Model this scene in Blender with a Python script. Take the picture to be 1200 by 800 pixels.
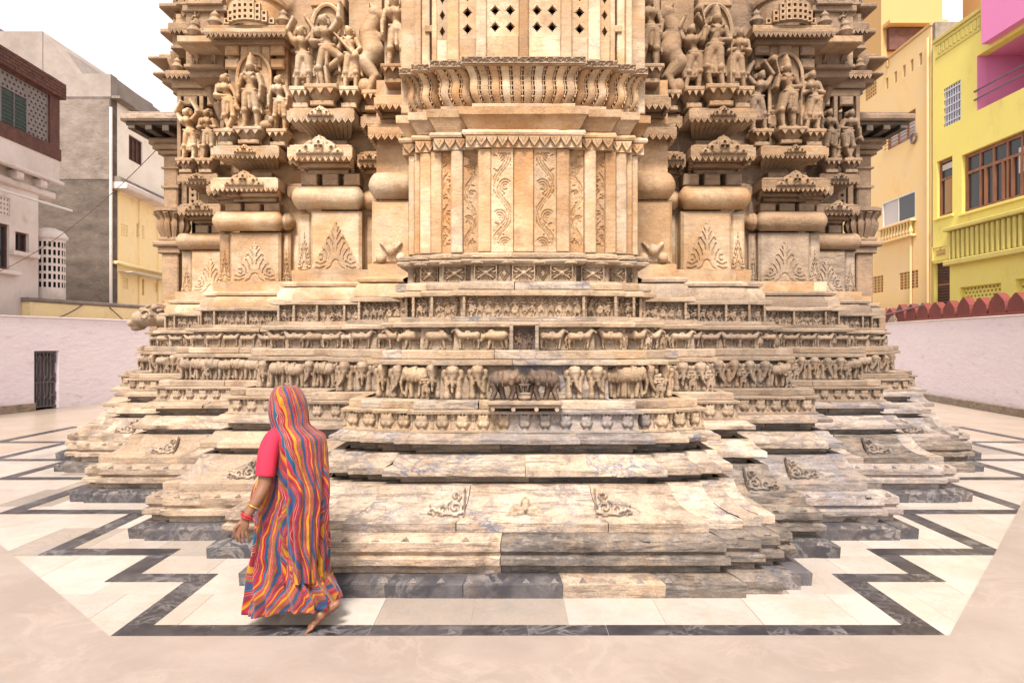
import bpy, bmesh, math, random
import numpy as np
from mathutils import Vector, Matrix, noise
sc = bpy.context.scene
for _o in list(bpy.data.objects):
    bpy.data.objects.remove(_o)
# ---------------------------------------------------------------- camera, sky, sun, exposure
CAMZ = 1.8
cam_d = bpy.data.cameras.new("camera"); cam_d.lens = 24; cam_d.sensor_width = 36
cam_d.clip_start = 0.05; cam_d.clip_end = 500
cam = bpy.data.objects.new("camera", cam_d); cam.location = (0, 0, CAMZ)
cam.rotation_euler = (math.radians(90), 0, 0)
sc.collection.objects.link(cam); sc.camera = cam
SUN_EL, SUN_AZ = 54.0, 188.0            # azimuth clockwise from +Y (north): the sun stands behind the camera, to the left
world = bpy.data.worlds.new("World"); sc.world = world; world.use_nodes = True
wn, wl = world.node_tree.nodes, world.node_tree.links
bg = wn["Background"]
sky = wn.new("ShaderNodeTexSky"); sky.sky_type = 'NISHITA'; sky.sun_disc = False
sky.sun_elevation = math.radians(SUN_EL); sky.sun_rotation = math.radians(SUN_AZ)
sky.dust_density = 1.5; sky.air_density = 1.0; sky.ozone_density = 1.0
hs = wn.new("ShaderNodeHueSaturation"); hs.inputs["Saturation"].default_value = 0.05
tint = wn.new("ShaderNodeMix"); tint.data_type = 'RGBA'; tint.blend_type = 'MULTIPLY'; tint.inputs[0].default_value = 1.0
tint.inputs[7].default_value = (1.0, 0.95, 0.925, 1)
wl.new(sky.outputs[0], hs.inputs["Color"]); wl.new(hs.outputs[0], tint.inputs[6]); wl.new(tint.outputs[2], bg.inputs[0])
bg.inputs[1].default_value = 0.15
sun_d = bpy.data.lights.new("sun", 'SUN'); sun_d.energy = 3.5; sun_d.angle = math.radians(14); sun_d.color = (1.0, 0.89, 0.78)
sun = bpy.data.objects.new("sun", sun_d); sc.collection.objects.link(sun)
_e, _a = math.radians(SUN_EL), math.radians(SUN_AZ)
_dir = Vector((math.sin(_a) * math.cos(_e), math.cos(_a) * math.cos(_e), math.sin(_e)))
sun.rotation_euler = (-_dir).to_track_quat('-Z', 'Y').to_euler(); sun.location = (-8, -10, 20)
vs = sc.view_settings; vs.view_transform = 'Standard'; vs.look = 'None'; vs.gamma = 1.0; vs.use_curve_mapping = False
vs.exposure = 1.15

# ---------------------------------------------------------------- helpers
RN = random.Random(11)
WM = {}
def put(o, parent=None, M=None):
    M = M or Matrix()
    sc.collection.objects.link(o); WM[o.name] = M.copy()
    if parent is not None:
        o.parent = parent; o.matrix_parent_inverse = WM[parent.name].inverted()
    o.matrix_basis = M
    return o
def tag(o, label=None, cat=None, group=None, kind=None):
    if label: o['label'] = label
    if cat: o['category'] = cat
    if group: o['group'] = group
    if kind: o['kind'] = kind
    return o
def thing(name, loc, label, cat, group=None):
    o = bpy.data.objects.new(name, None); o.empty_display_size = .2
    put(o, None, Matrix.Translation(loc)); return tag(o, label, cat, group)
def T(x, y, z): return Matrix.Translation((x, y, z))
def RZ(a): return Matrix.Rotation(a, 4, 'Z')
def S3(x, y, z): return Matrix.Diagonal((x, y, z, 1))

class MB:
    """collects shapes; build() links them as one mesh object"""
    def __init__(s): s.v = []; s.f = []; s.uv = None
    def quad(s, a, b, c, d):
        n = len(s.v); s.v += [tuple(a), tuple(b), tuple(c), tuple(d)]; s.f.append((n, n+1, n+2, n+3)); return s
    def box(s, x0, x1, y0, y1, z0, z1, F=None, taper=0, bv=0.0):
        if x0 > x1: x0, x1 = x1, x0
        n = len(s.v)
        if bv > 0:   # chamfered along the front (y0) edges
            b = min(bv, (x1-x0)*.3, (z1-z0)*.3, abs(y1-y0)*.9)
            p = [(x0, y0+b, z0), (x1, y0+b, z0), (x1, y0+b, z1), (x0, y0+b, z1),
                 (x0+b, y0, z0+b), (x1-b, y0, z0+b), (x1-b, y0, z1-b), (x0+b, y0, z1-b),
                 (x0, y1, z0), (x1, y1, z0), (x1, y1, z1), (x0, y1, z1)]
            fs = [(4, 5, 6, 7), (0, 1, 5, 4), (1, 2, 6, 5), (2, 3, 7, 6), (3, 0, 4, 7),
                  (0, 8, 9, 1), (1, 9, 10, 2), (2, 10, 11, 3), (3, 11, 8, 0), (8, 11, 10, 9)]
        else:
            t = taper
            p = [(x0+t, y0+t, z0), (x1-t, y0+t, z0), (x1-t, y1-t, z0), (x0+t, y1-t, z0), (x0, y0, z1), (x1, y0, z1), (x1, y1, z1), (x0, y1, z1)]
            fs = [(0, 3, 2, 1), (4, 5, 6, 7), (0, 1, 5, 4), (1, 2, 6, 5), (2, 3, 7, 6), (3, 0, 4, 7)]
        if F is not None: p = [tuple(F @ Vector(q)) for q in p]
        s.v += p; s.f += [tuple(n+i for i in f) for f in fs]; return s
    def tube(s, pts, rad, k=8, cap=True):
        pts = [Vector(p) for p in pts]; m = len(pts); n = len(s.v)
        if not hasattr(rad, '__len__'): rad = [rad]*m
        up = None
        for i, p in enumerate(pts):
            t = (pts[min(i+1, m-1)]-pts[max(i-1, 0)]).normalized()
            if up is None:
                up = Vector((0, 0, 1)) if abs(t.z) < .9 else Vector((1, 0, 0))
            a = t.cross(up).normalized(); up = a.cross(t).normalized()
            for j in range(k):
                w = 2*math.pi*j/k
                s.v.append(tuple(p+(a*math.cos(w)+up*math.sin(w))*rad[i]))
        for i in range(m-1):
            for j in range(k):
                s.f.append((n+i*k+j, n+i*k+(j+1) % k, n+(i+1)*k+(j+1) % k, n+(i+1)*k+j))
        if cap:
            s.f.append(tuple(n+j for j in range(k))[::-1]); s.f.append(tuple(n+(m-1)*k+j for j in range(k)))
        return s
    def lathe(s, prof, k=20, c=(0, 0), a0=0.0, a1=2*math.pi):
        n = len(s.v); full = abs(a1-a0-2*math.pi) < 1e-6; kk = k if full else k+1
        for (r, z) in prof:
            for j in range(kk):
                w = a0+(a1-a0)*j/k
                s.v.append((c[0]+r*math.cos(w), c[1]+r*math.sin(w), z))
        for i in range(len(prof)-1):
            for j in range(k):
                j2 = (j+1) % kk
                s.f.append((n+i*kk+j, n+i*kk+j2, n+(i+1)*kk+j2, n+(i+1)*kk+j))
        return s
    def ell(s, c, r, k=12, m=8, M=None):
        n = len(s.v)
        for i in range(m+1):
            ph = math.pi*i/m
            for j in range(k):
                th = 2*math.pi*j/k
                q = Vector((r[0]*math.sin(ph)*math.cos(th), r[1]*math.sin(ph)*math.sin(th), r[2]*math.cos(ph)))
                if M is not None: q = M @ q
                s.v.append((c[0]+q.x, c[1]+q.y, c[2]+q.z))
        for i in range(m):
            for j in range(k):
                s.f.append((n+i*k+j, n+(i+1)*k+j, n+(i+1)*k+(j+1) % k, n+i*k+(j+1) % k))
        return s
    def prism(s, poly, y0, y1):
        """polygon in x,z pushed from y0 (front) to y1"""
        n = len(s.v); m = len(poly)
        s.v += [(x, y0, z) for x, z in poly]+[(x, y1, z) for x, z in poly]
        s.f.append(tuple(range(n, n+m))); s.f.append(tuple(range(n+2*m-1, n+m-1, -1)))
        for i in range(m):
            j = (i+1) % m; s.f.append((n+j, n+i, n+m+i, n+m+j))
        return s
    def mesh(s, name, mat, smooth=0):
        me = bpy.data.meshes.new(name); me.from_pydata(s.v, [], s.f); me.update()
        if mat is not None: me.materials.append(mat)
        if smooth:
            me.polygons.foreach_set("use_smooth", [True]*len(me.polygons))
            if smooth > 1: me.set_sharp_from_angle(angle=math.radians(smooth))
        return me
    def build(s, name, mat, parent=None, M=None, smooth=0, F=None):
        if F is not None: s.v = [tuple(F @ Vector(p)) for p in s.v]
        return put(bpy.data.objects.new(name, s.mesh(name, mat, smooth)), parent, M)
def inst(name, me, parent, M):
    return put(bpy.data.objects.new(name, me), parent, M)

def hfield(name, mat, H, mask, x0, z0, step, scale=1.0):
    """relief from a height grid H[iz,ix] (metres towards the viewer, -y) where mask is true"""
    nz, nx = H.shape
    H = np.where(mask, H, 0.0)
    m = mask
    cell = m[:-1, :-1] | m[1:, :-1] | m[:-1, 1:] | m[1:, 1:]
    use = np.zeros_like(m); use[:-1, :-1] |= cell; use[1:, :-1] |= cell; use[:-1, 1:] |= cell; use[1:, 1:] |= cell
    idx = -np.ones(H.shape, int); iz, ix = np.nonzero(use); idx[iz, ix] = np.arange(len(iz))
    V = np.stack([(x0+ix*step)*scale, -H[iz, ix]*scale, (z0+iz*step)*scale], 1)
    cz, cx = np.nonzero(cell)
    Fc = np.stack([idx[cz, cx], idx[cz, cx+1], idx[cz+1, cx+1], idx[cz+1, cx]], 1)
    me = bpy.data.meshes.new(name); me.from_pydata(V.tolist(), [], Fc.tolist()); me.update()
    me.polygons.foreach_set("use_smooth", [True]*len(me.polygons)); me.set_sharp_from_angle(angle=math.radians(50))
    if mat is not None: me.materials.append(mat)
    return me
def blobs(name, mat, prims, step=.02, scale=1.0, flat=.8, rough=.0, mindepth=.05):
    """prims: (ax,az,ar, bx,bz,br, depth) tapered capsules seen from the front, merged to one deep relief"""
    P = np.array([p[:6] for p in prims])
    xs = np.concatenate([P[:, 0]-P[:, 2], P[:, 0]+P[:, 2], P[:, 3]-P[:, 5], P[:, 3]+P[:, 5]])
    zs = np.concatenate([P[:, 1]-P[:, 2], P[:, 1]+P[:, 2], P[:, 4]-P[:, 5], P[:, 4]+P[:, 5]])
    x0, x1, z0, z1 = xs.min()-step*1.5, xs.max()+step*1.5, zs.min()-step*1.5, zs.max()+step*1.5
    nx, nz = int((x1-x0)/step)+2, int((z1-z0)/step)+2
    X, Z = np.meshgrid(x0+np.arange(nx)*step, z0+np.arange(nz)*step)
    H = np.full(X.shape, -1.0)
    for (ax, az, ar, bx, bz, br, dep) in prims:
        dx, dz = bx-ax, bz-az; L = dx*dx+dz*dz
        t = np.clip(((X-ax)*dx+(Z-az)*dz)/L, 0, 1) if L > 1e-9 else np.zeros_like(X)
        r = ar+(br-ar)*t
        q = r*r-((X-ax-t*dx)**2+(Z-az-t*dz)**2)
        H = np.where(q > 0, np.maximum(H, dep+flat*np.sqrt(np.maximum(q, 0))), H)
    mask = H > -.5
    H = np.maximum(H, mindepth)
    if rough: H = H+rough*(np.sin(X*61+Z*37)*np.sin(Z*53-X*29))
    return hfield(name, mat, H, mask, x0, z0, step, scale)

# ---------------------------------------------------------------- materials
def _new(name):
    m = bpy.data.materials.new(name); m.use_nodes = True
    nt = m.node_tree; return m, nt.nodes, nt.links, nt.nodes["Principled BSDF"]
def _mix(n, l, a, b, f, mode='MIX'):
    x = n.new("ShaderNodeMix"); x.data_type = 'RGBA'; x.blend_type = mode
    for s, v in ((0, f), (6, a), (7, b)):
        if hasattr(v, 'links'): l.new(v, x.inputs[s])
        elif isinstance(v, (tuple, list)): x.inputs[s].default_value = (*v[:3], 1)
        else: x.inputs[s].default_value = v
    return x.outputs[2]
def _noise(n, l, vec, scale, detail=5, rough=.6, dist=0):
    t = n.new("ShaderNodeTexNoise"); t.inputs["Scale"].default_value = scale; t.inputs["Detail"].default_value = detail
    t.inputs["Roughness"].default_value = rough; t.inputs["Distortion"].default_value = dist
    if vec is not None: l.new(vec, t.inputs["Vector"])
    return t.outputs[0]
def _map(n, l, v, a, b, c=0.0, d=1.0):
    t = n.new("ShaderNodeMapRange"); l.new(v, t.inputs[0])
    for i, q in enumerate((a, b, c, d)): t.inputs[1+i].default_value = q
    return t.outputs[0]
def _math(n, l, op, a, b=None):
    t = n.new("ShaderNodeMath"); t.operation = op
    for i, q in enumerate((a, b)):
        if q is None: continue
        if hasattr(q, 'links'): l.new(q, t.inputs[i])
        else: t.inputs[i].default_value = q
    return t.outputs[0]
def _coords(n, l, stretch=(1, 1, 1), rnd=23.0, kind="Object"):
    tc = n.new("ShaderNodeTexCoord"); oi = n.new("ShaderNodeObjectInfo")
    a = n.new("ShaderNodeVectorMath"); a.operation = 'MULTIPLY'; a.inputs[1].default_value = stretch
    l.new(tc.outputs[kind], a.inputs[0])
    if rnd:
        b = n.new("ShaderNodeVectorMath"); b.operation = 'ADD'; l.new(a.outputs[0], b.inputs[0])
        l.new(_math(n, l, 'MULTIPLY', oi.outputs["Random"], rnd), b.inputs[1]); return b.outputs[0], oi.outputs["Random"]
    return a.outputs[0], oi.outputs["Random"]
def stone(name, c1, c2, vein_c, vein=.5, grime_c=(.2, .15, .11), grime=.4, rough=.6, scale=1.0, bump=.35, rnd=(.82, 1.12), lay=2.2, white=.0, strata=.25, rust=.3, k=.66, crack=.5, speck=1.0, cloud=1.0, hue=.35):
    m, n, l, b = _new(name)
    c1, c2 = tuple(x*k for x in c1), tuple(x*k for x in c2)
    P, R_ = _coords(n, l); Q, _ = _coords(n, l, (1, 1, lay))
    col = _mix(n, l, c1, c2, _map(n, l, _noise(n, l, P, 1.7*scale, 7), .41, .59))
    if hue:
        hr = _math(n, l, 'FRACT', _math(n, l, 'MULTIPLY', R_, 7.31))
        col = _mix(n, l, col, (.66*k, .53*k, .42*k), _math(n, l, 'MULTIPLY', hr, hue))
    v = _math(n, l, 'ABSOLUTE', _math(n, l, 'SUBTRACT', _noise(n, l, Q, 2.3*scale, 8, .62, 1.6), .5))
    v = _math(n, l, 'MULTIPLY', _map(n, l, v, .0, .055, 1, 0), _map(n, l, _noise(n, l, P, 1.3*scale, 3), .42, .62))
    col = _mix(n, l, col, vein_c, _math(n, l, 'MULTIPLY', v, vein))
    v2 = _math(n, l, 'MULTIPLY', _map(n, l, _noise(n, l, Q, 5*scale, 9, .7, .8), .53, .72), vein*.7*cloud)
    col = _mix(n, l, col, vein_c, v2)
    g = _map(n, l, _noise(n, l, P, 4.2*scale, 10, .74), .49, .64)
    g = _math(n, l, 'MULTIPLY', g, _map(n, l, _noise(n, l, P, 1.1, 3), .35, .6, .25, 1.0))
    col = _mix(n, l, col, grime_c, _math(n, l, 'MULTIPLY', g, grime))
    if rust:
        col = _mix(n, l, col, (.42*k*1.2, .22*k*1.2, .085*k*1.2), _math(n, l, 'MULTIPLY', _map(n, l, _noise(n, l, P, 2.6*scale, 8, .66, .6), .5, .68), rust))
    if strata:
        St, _ = _coords(n, l, (1, 1, 11))
        col = _mix(n, l, col, tuple(x*.42 for x in c2), _math(n, l, 'MULTIPLY', _map(n, l, _noise(n, l, St, 2.6*scale, 10, .76, .5), .50, .60), strata))
    if white:
        col = _mix(n, l, col, (.5, .44, .39), _math(n, l, 'MULTIPLY', _map(n, l, _noise(n, l, Q, 7*scale, 9, .75), .5, .66), white))
    ck = n.new("ShaderNodeTexVoronoi"); ck.feature = 'DISTANCE_TO_EDGE'; ck.inputs["Scale"].default_value = 3.1*scale
    wv = n.new("ShaderNodeVectorMath"); wv.operation = 'MULTIPLY_ADD'; nv = n.new("ShaderNodeTexNoise"); nv.inputs["Scale"].default_value = 5; nv.inputs["Detail"].default_value = 6; l.new(P, nv.inputs["Vector"])
    l.new(nv.outputs[1], wv.inputs[0]); wv.inputs[1].default_value = (.5, .5, .5); l.new(P, wv.inputs[2]); l.new(wv.outputs[0], ck.inputs["Vector"])
    cr = _math(n, l, 'MULTIPLY', _map(n, l, ck.outputs[0], 0, .012, 1, 0), _map(n, l, _noise(n, l, P, 1.9, 2), .5, .62))
    col = _mix(n, l, col, tuple(x*.35 for x in grime_c), _math(n, l, 'MULTIPLY', cr, crack))
    sp = _map(n, l, _noise(n, l, P, 60, 6, .75), .3, .7, 1-.28*speck, 1+.2*speck)
    br = _math(n, l, 'MULTIPLY', _map(n, l, R_, 0, 1, *rnd), sp)
    cb = n.new("ShaderNodeCombineXYZ")
    for i in range(3): l.new(br, cb.inputs[i])
    col = _mix(n, l, col, cb.outputs[0], 1.0, 'MULTIPLY')
    l.new(col, b.inputs["Base Color"]); b.inputs["Roughness"].default_value = rough
    b.inputs["Specular IOR Level"].default_value = .35
    bp = n.new("ShaderNodeBump"); bp.inputs["Strength"].default_value = min(1, bump*1.7); bp.inputs["Distance"].default_value = .02
    h = _math(n, l, 'ADD', _noise(n, l, P, 22, 8, .7), _math(n, l, 'MULTIPLY', _noise(n, l, Q, 70, 4, .7), .5))
    l.new(h, bp.inputs["Height"]); l.new(bp.outputs[0], b.inputs["Normal"])
    return m
def paint(name, c, c2=None, rough=.8, var=.5, scale=1.0, bump=.3, dirt=None, dirt_amt=.4, metal=0, spec=.3, stretch=(1, 1, 1), brush=9, kk=.82):
    """plain painted / plastered / wooden surface with mottling and stains"""
    m, n, l, b = _new(name); P, R_ = _coords(n, l, stretch, 5.0)
    c2 = c2 or tuple(x*.82 for x in c)
    c, c2 = tuple(x*kk for x in c), tuple(x*kk for x in c2)
    col = _mix(n, l, c, c2, _math(n, l, 'MULTIPLY', _map(n, l, _noise(n, l, P, 1.4*scale, 8, .65), .38, .66), var))
    if dirt:
        g = _map(n, l, _noise(n, l, P, 2.6*scale, 12, .75), .55, .7)
        col = _mix(n, l, col, dirt, _math(n, l, 'MULTIPLY', g, dirt_amt))
    l.new(col, b.inputs["Base Color"]); b.inputs["Roughness"].default_value = rough; b.inputs["Metallic"].default_value = metal
    b.inputs["Specular IOR Level"].default_value = spec
    if bump:
        bp = n.new("ShaderNodeBump"); bp.inputs["Strength"].default_value = bump; bp.inputs["Distance"].default_value = .02
        l.new(_noise(n, l, P, brush*scale, 8, .65), bp.inputs["Height"]); l.new(bp.outputs[0], b.inputs["Normal"])
    return m
VEIN = (.16, .17, .2)
M_cream = stone("cream_marble", (.82, .63, .42), (.64, .38, .17), VEIN, .4, (.25, .14, .075), .6, .5, rust=.5, rnd=(.78, 1.12), hue=0.14, speck=.5)
M_warm = stone("warm_marble", (.74, .50, .28), (.52, .27, .10), (.22, .16, .13), .35, (.2, .115, .065), .7, .5, rust=.45, rnd=(.76, 1.12), hue=0.14, speck=.5)
M_carve = stone("carved_marble", (.66, .48, .31), (.52, .36, .22), (.2, .17, .15), .35, (.13, .085, .06), .75, .65, bump=.5)
M_carve_r = stone("dark_carved_marble", (.40, .29, .2), (.32, .23, .16), (.14, .13, .13), .45, (.12, .09, .075), .6, .7, bump=.55)  # darker tone of the carved marble for the outer right-hand bays
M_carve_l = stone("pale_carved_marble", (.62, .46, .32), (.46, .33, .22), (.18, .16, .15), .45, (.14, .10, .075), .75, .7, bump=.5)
M_vein = stone("veined_marble", (.64, .51, .39), (.48, .36, .26), (.09, .11, .16), 1.15, (.12, .085, .065), .75, .45, white=.2, strata=.85, rust=.35, scale=1.2)
M_tan = stone("tan_marble", (.58, .44, .31), (.42, .30, .21), (.11, .11, .125), .75, (.12, .09, .07), .75, .6, white=.2, strata=.75, rust=.35, scale=1.15)
M_grey = stone("grey_brown_marble", (.25, .205, .175), (.15, .125, .11), (.06, .06, .07), .75, (.38, .27, .17), .5, .55, white=.35, lay=4, strata=.85, rust=.25, hue=.08)
M_greyv = stone("blue_grey_marble", (.34, .29, .26), (.25, .22, .22), (.10, .115, .16), .85, (.34, .22, .13), .5, .5, white=.4, strata=.7, rust=.2)
M_black = stone("black_marble", (.038, .036, .042), (.075, .07, .076), (.42, .4, .38), .35, (.22, .17, .14), .32, .35, bump=.15, lay=1, scale=1.6, strata=.2, rust=.06, k=1, cloud=.15, hue=0, speck=.4)
M_soot = stone("sooty_stone", (.065, .043, .034), (.11, .07, .05), (.03, .025, .025), .5, (.4, .26, .16), .5, .45, bump=.5, rust=.15, k=1, hue=.08)
M_core = stone("core_stone", (.2, .15, .11), (.16, .12, .09), (.1, .09, .09), .4, (.1, .08, .06), .5, .8, hue=.08)
M_tile = stone("pale_floor_marble", (.72, .655, .60), (.64, .57, .51), (.28, .25, .24), .32, (.42, .3, .2), .3, .24, bump=.05, rnd=(.88, 1.06), lay=1, strata=0, rust=.12, k=.60, crack=.25, hue=.15, speck=.3)
M_tile_g = stone("grey_floor_marble", (.5, .43, .37), (.42, .37, .33), (.22, .21, .21), .7, (.33, .26, .2), .4, .25, bump=.05, lay=1, strata=0, rust=.12, k=.60, crack=.25, hue=.15, speck=.3)
M_inlay = stone("black_inlay_marble", (.022, .021, .027), (.045, .043, .05), (.42, .4, .4), .3, (.15, .13, .12), .2, .3, bump=.05, scale=1.8, lay=1, strata=0, rust=0, k=1, crack=.2, cloud=.15, hue=0, speck=.4)
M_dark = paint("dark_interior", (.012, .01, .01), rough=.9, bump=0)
M_dkst = stone("shade_darkened_stone", (.15, .115, .09), (.10, .08, .065), (.06, .055, .055), .5, (.05, .04, .035), .5, .8, bump=.4, hue=.08)  # old grey-brown stone with the eave underside's shade put into its colour
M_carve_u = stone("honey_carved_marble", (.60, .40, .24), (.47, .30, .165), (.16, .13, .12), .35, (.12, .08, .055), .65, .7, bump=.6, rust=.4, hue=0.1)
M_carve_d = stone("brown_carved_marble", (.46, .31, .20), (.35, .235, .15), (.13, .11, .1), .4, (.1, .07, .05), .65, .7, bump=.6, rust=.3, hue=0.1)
# ---------------------------------------------------------------- ground
AX = .10
def structure(o): return tag(o, kind='structure')
M_ground = stone("courtyard_floor", (.62, .52, .43), (.56, .45, .36), (.28, .25, .24), .3, (.4, .3, .22), .4, .3, bump=.05, lay=1, rnd=(1, 1), strata=0, rust=.12, k=.60, crack=.2, hue=0, speck=.3)
M_path = stone("pale_walkway", (.41, .345, .305), (.36, .298, .26), (.34, .28, .25), .45, (.27, .21, .18), .4, .6, bump=.03, lay=1, rnd=(1, 1), strata=0, rust=.05, k=.66, crack=.1, scale=.8, hue=0, speck=.12)
g = MB()
g.quad((-150, -30, 0), (150, -30, 0), (150, 250, 0), (-150, 250, 0))
ground = structure(g.build("ground", M_ground))
# walkway: a smooth pale surface laid over the marble, its edge straight in front and cut back at 45 degrees on both sides
wz = .011
def slab_poly(name, pts, z0, z1, mat):
    b = MB(); n = len(pts); b.v = [(x, y, z1) for x, y in pts]+[(x, y, z0) for x, y in pts]
    b.f = [tuple(range(n))]+[(i, n+i, n+(i+1) % n, (i+1) % n) for i in range(n)]
    return structure(b.build(name, mat))
def frange(a, b, st):
    out = []; x = a
    while x < b-1e-6: out.append(x); x += st
    return out
edge = [(-11.5, 11.5)] + [(-4.62-i*.0, 6.12) for i in (0,)] + [(-2.45, 4.152), (2.67, 4.165), (4.3, 6.02), (5.84, 7.78), (9.9, 12.3)]
path_pts = [(-30, 12), (-30, -12), (30, -12), (30, 12.3)] + edge[::-1]
slab_poly("walkway", path_pts, 0, wz, M_path)
def in_path(x, y):
    if y < 4.15: return True
    if x < -2.45 and y < 4.15+(-2.45-x)*.93: return True
    if x > 2.67 and y < 4.165+(x-2.67)*1.13: return True
    return False
# zigzag inlay, centre line on the right half (mirrored about the temple axis)
zz = [(0, 4.235), (2.46, 4.235), (2.46, 5.19), (3.06, 5.19), (3.06, 5.83), (4.0, 5.83), (4.0, 7.2), (5.38, 7.2), (5.38, 8.95), (6.75, 8.95), (6.75, 10.35), (8.0, 10.35), (8.0, 12.2), (9.3, 12.2), (9.3, 14.5)]
BW = .088
inlay_m = {}
for s in (-1, 1):
    for (a, b_) in zip(zz[:-1], zz[1:]):
        horiz = abs(a[1]-b_[1]) < 1e-6
        L = abs(b_[0]-a[0])+abs(b_[1]-a[1]); n = max(1, round(L/.5))
        for k in range(n):
            t0, t1 = k/n, (k+1)/n
            e0 = -BW if k == 0 and a[0] != 0 else (.0015); e1 = BW if k == n-1 else -.0015
            # corners belong to the horizontal runs
            if not horiz: e0 = BW+.0015 if k == 0 else .0015; e1 = -BW-.0015 if k == n-1 else -.0015
            if horiz:
                x0, x1 = a[0]+(b_[0]-a[0])*t0+e0, a[0]+(b_[0]-a[0])*t1+e1; y0, y1 = a[1]-BW, a[1]+BW
            else:
                y0, y1 = a[1]+(b_[1]-a[1])*t0+e0, a[1]+(b_[1]-a[1])*t1+e1; x0, x1 = a[0]-BW, a[0]+BW
            bx = MB().box(AX+s*x0, AX+s*x1, y0, y1, .0005, .0078, bv=0)
            bx.build("inlay_tile", M_inlay, ground)
# pale marble tiles, laid in rows; joints 3 mm
TW, TD = .62, .86
rows = frange(4.0, 12.2, TD); cnt = 0
def near_temple(x, y):
    ax = abs(x-AX); return any(ax < w and y > d for w, d in ((1.9, 5.1), (2.5, 5.9), (3.4, 6.4), (4.9, 7.9), (6.2, 9.6)))
for r, y in enumerate(rows):
    off = RN.uniform(0, TW)
    for x in frange(-8.6+off, 8.6, TW):
        cx, cy = x+TW/2, y+TD/2
        if all(in_path(px, py) for px in (x, x+TW) for py in (y, y+TD)): continue
        if all(near_temple(px, py) for px in (x, x+TW) for py in (y, y+TD)): continue
        if abs(cx)/cy > .80 or cnt >= 300: continue
        cnt += 1
        MB().box(x+.0015, x+TW-.0015, y+.0015, y+TD-.0015, -.01, .004+RN.uniform(0, .001)).build("floor_tile", M_tile_g if RN.random() < .13 else M_tile, ground)
# ---------------------------------------------------------------- temple: stepped plan and stone courses
temple = thing("temple", (AX, 11, 0), "ornate carved stone temple on a stepped marble base", "temple")
CF = [(.47, 5.85), (.75, 5.93), (.92, 6.01), (1.04, 6.09)]
SF = [(1.55, 6.73), (2.34, 7.23), (2.52, 7.28), (3.80, 8.67), (3.99, 8.72), (5.17, 10.43), (5.34, 10.49), (6.0, 11.5)]
DEND = 16.0
FAC = CF+SF
def path_pt(i, s, seg, o, t, fac, dend):
    W, D = fac[i]; Wp = fac[i-1][0] if i else None
    if i == 0:
        D2 = fac[1][1]
        if seg == 'SR': return (W+o, D-o+(D2-D)*t)
        if seg == 'SL': return (-(W+o), D-o+(D2-D)*(1-t))
        xa, xb = -(W+o), W+o
        return (xa+(xb-xa)*t, D-o)
    if seg == 'F':
        xa, xb = Wp+o, W+o
        return (s*(xa+(xb-xa)*t), D-o)
    D2 = fac[i+1][1] if i+1 < len(fac) else dend
    return (s*(W+o), D-o+(D2-D)*t)
def sub_profile(prof, st):
    out = [prof[0]]
    for a, b in zip(prof[:-1], prof[1:]):
        L = math.hypot(b[0]-a[0], b[1]-a[1]); n = max(1, int(L/st))
        for k in range(1, n+1): out.append((a[0]+(b[0]-a[0])*k/n, a[1]+(b[1]-a[1])*k/n))
    return out
def block_mesh(prof, i, s, parts, fac, dend, amp, chip, seed, out):
    b = MB(); cols = []
    for (seg, t0, t1, cap0, cap1) in parts:
        L = math.dist(path_pt(i, s, seg, prof[0][0], t0, fac, dend), path_pt(i, s, seg, prof[0][0], t1, fac, dend))
        n = max(1, int(L/.07)); nor = {'F': (0, -1), 'S': (s, 0), 'SR': (1, 0), 'SL': (-1, 0)}[seg]
        if cap0: cols.append((seg, t0, nor, .03))
        for k in range(n+1):
            if k == 0 and cols and not cap0: continue
            cols.append((seg, t0+(t1-t0)*k/n, nor, 0))
        if cap1: cols.append((seg, t1, nor, .03))
    P = sub_profile(prof, .05); m = len(P)
    for (seg, t, nor, back) in cols:
        for (o, z) in P:
            x, y = path_pt(i, s, seg, o+out, t, fac, dend)
            q = Vector((x*2.3+seed, y*2.3, z*3.1)); w = noise.noise_vector(q)*amp
            c = noise.noise(Vector((x*6+seed, y*6, z*9)))
            c = -max(0, c-.28)*chip
            b.v.append((AX+x+w.x*.6+nor[0]*(c-back), y+w.y*.6+nor[1]*(c-back), z+w.z*.5))
    for c in range(len(cols)-1):
        for r in range(m-1):
            f = (c*m+r, (c+1)*m+r, (c+1)*m+r+1, c*m+r+1)
            b.f.append(f if s > 0 or i == 0 else f[::-1])
    return b
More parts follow.
